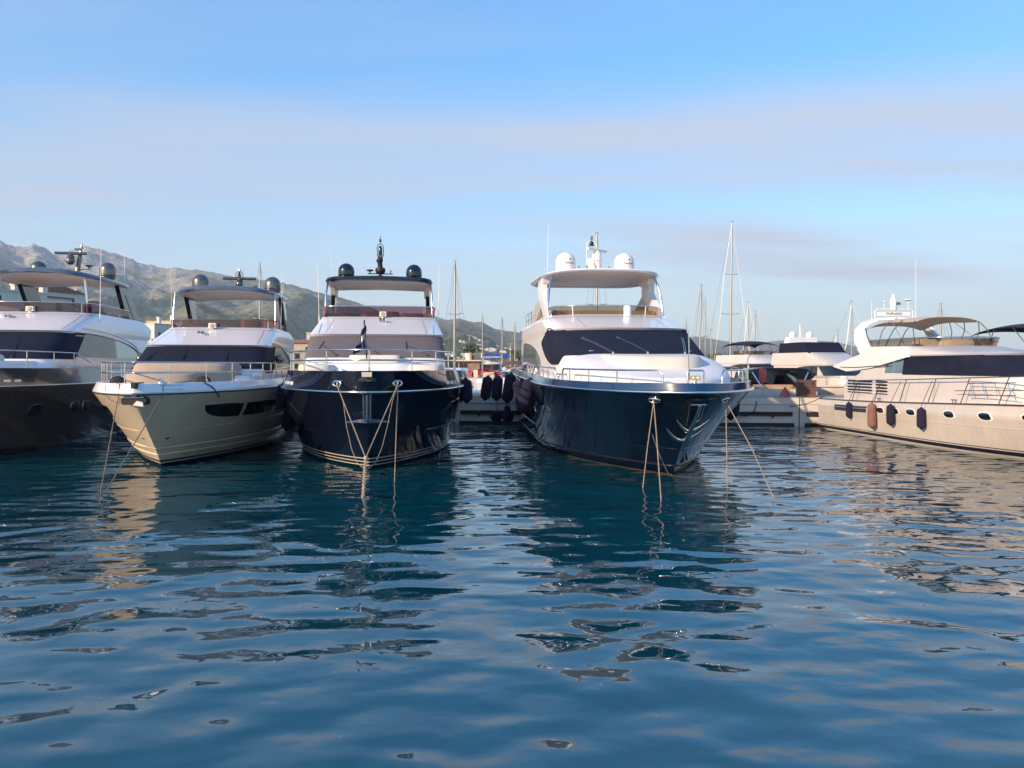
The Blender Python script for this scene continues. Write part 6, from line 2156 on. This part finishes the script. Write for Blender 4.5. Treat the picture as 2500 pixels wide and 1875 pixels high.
spec = [(-40, 688, 112, 14, 'white house with cream terrace at the near end of the town row', 4), (48, 702, 122, 11, 'white house with tall side chimney behind the first bronze yacht post', 4),
        (98, 692, 131, 10, 'white gabled house with pink end wall seen under the bronze hardtop', 4), (140, 716, 143, 11, 'white house with dark covered balcony beside the gabled one', 4),
        (172, 733, 156, 11, 'low cream house with two small chimneys in the town row', 3), (203, 748, 170, 11, 'cream house with clustered white chimneys beside the bronze roof post', 3),
        (232, 762, 186, 12, 'white house partly hidden by the bronze fly screen', 3), (258, 776, 204, 12, 'last white house at the far end of the town row', 3)]
for k, (px, ty, Y, w_, lab, rows) in enumerate(spec):
    p = P(px, ty, Y)
    ht = p.z - 1.9 - w_ * 0.0
    house(lab, (p.x, p.y, 1.8), rad(-24 + 5 * math.sin(k * 2.1)), w_, 9.5, ht - 1.6, M['wallcream'] if k in (4, 5) else M['wallwhite'], rows, 3,
          chim=((0.25, 0.2), (-0.2, 0.1)) if k % 2 else ((0.3, -0.1),), gable=(k == 2), terrace=k in (1, 3))
for k, (px, ty, Y, lab) in enumerate(((372, 792, 240, 'white block of flats right of the bronze yacht pillar'), (405, 786, 262, 'cream block of flats above the gold yacht cabin side'), (425, 806, 250, 'low white house just left of the gold flybridge'),
                                      (735, 838, 200, 'brown house with lit wall between the gold and black yachts'), (745, 858, 170, 'cream low house between the gold and black yachts'))):
    p = P(px, ty, Y)
    house(lab, (p.x, p.y, 1.8), rad(-18 + 9 * k), 9, 8, p.z - 1.9, M['wallwhite'] if k in (0, 2) else M['wallcream'], 2, 2, chim=((0.2, 0.1),), gable=k in (2, 3))

# white villas scattered over the foothills
Xv, Yv, Zv = RANGES['mountain5600']
villa_mesh = None
cnt = 0
for k in range(400):
    px = rnd.choice((rnd.gauss(1130, 45), rnd.gauss(1215, 35), rnd.uniform(1060, 1300), rnd.uniform(1640, 1760)))
    t = rnd.random() ** 1.6
    Y = 760 + 1700 * t
    i = int(np.argmin(np.abs(Yv[:, 0] - Y)))
    kx = (px - CX) / FPX
    j = int(np.argmin(np.abs(Xv[i] - kx * Y)))
    X, Yr, Z = Xv[i, j], Yv[i, j], Zv[i, j]
    py = HY - (Z - CAM_H) / Yr * FPX
    if Z < 6 or py < 800:
        continue
    if villa_mesh is None:
        mb = MB().box((0, 0, 2.2), (11, 8, 6.4))
        mb.box((4.5, -2.5, 0.8), (7, 6, 3.6))
        mb.box((-2, 0.5, 5.9), (4, 4, 1.6))
        v = mb.build('villa', M['wallwhite'], None, smooth=0)
        villa_mesh = v
    else:
        v = villa_mesh.copy()
        col.objects.link(v)
    v.location = (X, Yr, Z - 0.6)
    s = rnd.uniform(0.45, 0.95)
    v.scale = (s, s, s * rnd.uniform(.8, 1.1))
    v.rotation_euler = (0, 0, rnd.uniform(-.7, .7))
    tag(v, 'tiny white villa scattered on the hazy green foothill', 'villa', 'white villas on the foothills')
    cnt += 1
    if cnt >= 60:
        break

# stone kiosk with roof terrace on the far quay
k0 = P(1150, HY, 111)
ks = thing('kiosk', 'low brown stone building with dark doorway and roof terrace down the gap', 'building', (k0.x - 1.25, 113.5, 1.57))
MB().box((-1.5, 0, 1.0), (8.0, 5, 2.4)).build('wall', M['stonewall'], ks, smooth=0)
MB().box((-1.5, -0.2, 2.28), (8.5, 5.8, 0.18)).build('roof', M['wallcream'], ks, smooth=0)
MB().box((-1.0, -2.52, 0.9), (3.4, 0.1, 1.9)).build('doorway', M['blackmat'], ks, smooth=0)
MB().box((1.6, 1.0, 2.9), (1.8, 2.0, 1.1)).build('terrace_hut', M['wallcream'], ks, smooth=0)
MB().box((1.2, -0.02, 2.75), (0.6, 0.06, 0.7)).build('hut_window', M['brown'], ks, smooth=0)
for x in (-4.5, -2.5, -0.5):
    MB().tube([(x, -2.6, 0), (x, -2.6, 2.2)], 0.06, 6).build('post', M['wallcream'], ks)


def leaves(mb, c, r, n, size, flat=0.8, rng=rnd):
    for _ in range(n):
        d_ = Vector((rng.gauss(0, 1), rng.gauss(0, 1), rng.gauss(0, 1) * flat)).normalized()
        rr = r * rng.random() ** 0.4
        p = Vector(c) + Vector((d_.x * rr, d_.y * rr, d_.z * rr * flat))
        u = Vector((rng.gauss(0, 1), rng.gauss(0, 1), rng.gauss(0, 1))).normalized()
        w = u.orthogonal().normalized()
        s = size * rng.uniform(.6, 1.4)
        mb.add([p - u * s, p + w * s * .5, p + u * s, p - w * s * .5], [(0, 1, 2, 3)])


pt = thing('planter', 'big white planter with a dark shrub on the stone building roof', 'planter', (k0.x - 0.4, 112.4, 3.66))
MB().lathe([(0.40, 0), (0.46, 0.06), (0.52, 1.2), (0.56, 1.26), (0.48, 1.28), (0.46, 1.1)], (0, 0, 0), 18).build('pot', M['paintwhite'], pt, smooth=40)
mb = MB()
leaves(mb, (0, 0, 1.9), 1.1, 300, 0.16, 0.7)
mb.build('foliage', M['leaf'], pt, smooth=0, recalc=False, merge=False)
MB().tube([(0, 0, 1.0), (0, 0, 1.8), (0.1, 0, 3.1)], [0.06, 0.05, 0.03], 6).build('stem', M['trunk'], pt)
op = MB().tube([(k0.x + 0.05, 111.2, 3.6), (k0.x + 0.05, 111.2, 5.0)], 0.13, 8).build('parasol', M['terracotta'])
tag(op, 'folded orange parasol standing in front of the white planter', 'parasol')


def palm(label, loc, hgt, r):
    o = thing('palm_tree', label, 'palm tree', loc, 0, 'palms behind the marina')
    MB().tube([(0, 0, -.3), (0.1, 0, hgt * .5), (0.25, 0, hgt)], [.28, .2, .2], 8).build('trunk', M['trunk'], o)
    mb = MB()
    for k in range(26):
        a = k * 2.399
        el = rnd.uniform(-.5, 1.1)
        pts = []
        for j in range(7):
            t = j / 6
            rr = r * t * math.cos(el * (1 - t))
            pts.append(Vector((.25 + rr * math.cos(a), rr * math.sin(a), hgt + r * .75 * math.sin(el) * t - r * .75 * t * t)))
        sd = Vector((-math.sin(a), math.cos(a), 0))
        for j in range(6):
            wd = .26 * (1 - abs(j / 6 - .4)) * r * .5
            mb.add([pts[j], pts[j + 1], pts[j + 1] + sd * wd - Vector((0, 0, wd * .7)), pts[j] + sd * wd - Vector((0, 0, wd * .7))], [(0, 1, 2, 3)])
            mb.add([pts[j], pts[j + 1], pts[j + 1] - sd * wd - Vector((0, 0, wd * .7)), pts[j] - sd * wd - Vector((0, 0, wd * .7))], [(0, 1, 2, 3)])
    mb.build('crown', M['leaf'], o, smooth=0, recalc=False, merge=False)


def tree(label, loc, hgt, r, group='trees on the shore'):
    o = thing('tree', label, 'tree', loc, 0, group)
    t = MB().tube([(0, 0, -.3), (0.05, 0, hgt * .4), (0.1, 0.1, hgt * .75)], [.22, .16, .06], 7)
    for a in (0.3, 2.2, 4.4):
        t.tube([(0.05, 0, hgt * .4), (math.cos(a) * r * .5, math.sin(a) * r * .5, hgt * .7)], [.10, .04], 6)
    t.build('trunk', M['trunk'], o)
    mb = MB()
    for k in range(7):
        a = rnd.uniform(0, 6.28)
        rr = rnd.uniform(0, r * .6)
        leaves(mb, (math.cos(a) * rr, math.sin(a) * rr, hgt * rnd.uniform(.5, .85)), r * rnd.uniform(.4, .62), 130, r * .07, .8)
    mb.build('crown', M['leaf'], o, smooth=0, recalc=False, merge=False)


p = P(1251, 893, 150)
palm('short palm rising beside the blue tarpaulin down the gap', (p.x, p.y, 1.6), 4.4, 1.9)
p = P(1150, 893, 175)
palm('tall palm behind the stone building planter', (p.x, p.y, 1.6), 6.5, 2.0)
for px, Y, hh, r, lab in ((1276, 140, 4.2, 2.0, 'round green tree right of the palm, behind the blue quarter'), (1100, 165, 4.5, 2.4, 'green tree behind the tall mast in the gap'),
                          (395, 225, 9.0, 6.0, 'green tree under the white flats left of the gold cabin'), (430, 210, 6.0, 4.5, 'low green tree close to the gold flybridge front'),
                          (722, 190, 5.0, 3.5, 'green tree between the gold and black superstructures'), (1700, 185, 4.0, 4.0, 'low green tree right of the blue windscreen'),
                          (1745, 200, 4.0, 4.5, 'low green tree under the tallest mast'), (2110, 210, 4.5, 4.5, 'low green tree behind the navy covered yacht')):
    p = P(px, 893, Y)
    tree(lab, (p.x, p.y, 1.6), hh, r)

aw = thing('awning', 'long blue tarpaulin awning on posts behind the small boats', 'awning', tuple(P(1213, 893, 138).xy) + (1.5,))
MB().grid([[(x, -1.2, 3.0 + .12 * math.sin(x * 2.1)) for x in np.linspace(-2.4, 2.4, 12)], [(x, 0, 3.75) for x in np.linspace(-2.4, 2.4, 12)], [(x, 1.2, 3.0) for x in np.linspace(-2.4, 2.4, 12)]]).build('tarpaulin', M['skyblue'], aw)
for x in (-2.3, 0, 2.3):
    for y in (-1.15, 1.15):
        MB().tube([(x, y, 0), (x, y, 3.05)], 0.05, 6).build('post', M['alu'], aw)

# red sports car parked on the far quay
car = thing('sports_car', 'low red sports car parked side-on on the far quay', 'car', (P(1183, 893, 101).x, 101.0, 1.575), 0)
prof = [(-2.25, .45), (-2.2, .75), (-1.9, .88), (-1.1, .92), (-.55, 1.16), (0.15, 1.20), (0.75, 1.06), (1.4, .86), (2.0, .72), (2.28, .5)]
rows = []
for yy, k, top in ((-.95, .97, .70), (-.90, 1.0, .86), (-.72, 1.0, 1.0), (0, 1.0, 1.02), (.72, 1.0, 1.0), (.90, 1.0, .86), (.95, .97, .70)):
    rows.append([(x * k, yy, .30)for x, z in prof[:1]] + [(x * k, yy, .30 + (z - .30) * top if z < .9 else (.62 + (z - .62) * (1.0 if abs(yy) < .75 else .35))) for x, z in prof] + [(prof[-1][0] * k, yy, .28)])
MB().grid(rows).poly(rows[0]).poly(rows[-1]).build('body', M['carred'], car, smooth=40)
for sd in (-1, 1):
    MB().prism([(-.95, .88), (-.5, 1.12), (.2, 1.14), (.85, .92), (.3, .86)], 'Y', sd * .80, sd * .86).build('side_window', M['glass'], car)
    for x in (-1.35, 1.35):
        wh = MB().lathe([(.18, -.11), (.31, -.11), (.33, -.05), (.33, .05), (.31, .11), (.18, .11)], (x, sd * .84, .33), 20, axis='Y').build('tyre', M['rubber'], car)
        MB().lathe([(.02, -.115), (.19, -.10), (.20, .10), (.02, .115)], (x, sd * .84, .33), 14, axis='Y').build('rim', M['chrome'], wh)
MB().box((-2.0, 0, .98), (.35, 1.5, .05)).build('spoiler', M['carred'], car)
bp_ = MB().box((P(1161, 893, 98.6).x, 98.7, 2.06), (0.55, 0.35, 1.0)).build('bollard_box', M['concrete'])
tag(bp_, 'grey upright service box in front of the red car', 'box')
bp2 = MB().box((P(1192, 893, 98.5).x, 98.6, 1.92), (1.55, 0.35, 0.70)).build('quay_block', M['wallcream'])
tag(bp2, 'cream concrete block in front of the red car', 'block')

for px, ty, Y, lab in ((1246, 840, 120, 'thin street lamp left of the palm'), (1146, 820, 150, 'street lamp rising above the planter'), (1735, 806, 170, 'white lamp post right of the blue windscreen')):
    b = P(px, 893, Y)
    tz = P(px, ty, Y).z
    o = thing('street_lamp', lab, 'lamp', (b.x, b.y, 1.4), 0, 'street lamps on the shore')
    MB().tube([(0, 0, -.2), (0, 0, tz - 1.4)], [.09, .06], 8).build('pole', M['alu'], o)
    MB().box((0, -.1, tz - 1.35), (.8, .3, .14)).build('lamp_head', M['alu'], o)

# ============================================================ air
hz = MB().box((0, 5600, 690), (17800, 11800, 1384)).build('haze', None, smooth=0)
hz['kind'] = 'stuff'
hm = bpy.data.materials.new('sea haze')
hm.use_nodes = True
hm.node_tree.nodes.clear()
hout = hm.node_tree.nodes.new('ShaderNodeOutputMaterial')
hv = hm.node_tree.nodes.new('ShaderNodeVolumePrincipled')
hv.inputs['Color'].default_value = (0.82, 0.90, 1.0, 1)
hv.inputs['Density'].default_value = 8.5e-5
hv.inputs['Anisotropy'].default_value = 0.0
hm.node_tree.links.new(hv.outputs[0], hout.inputs['Volume'])
hz.data.materials.append(hm)
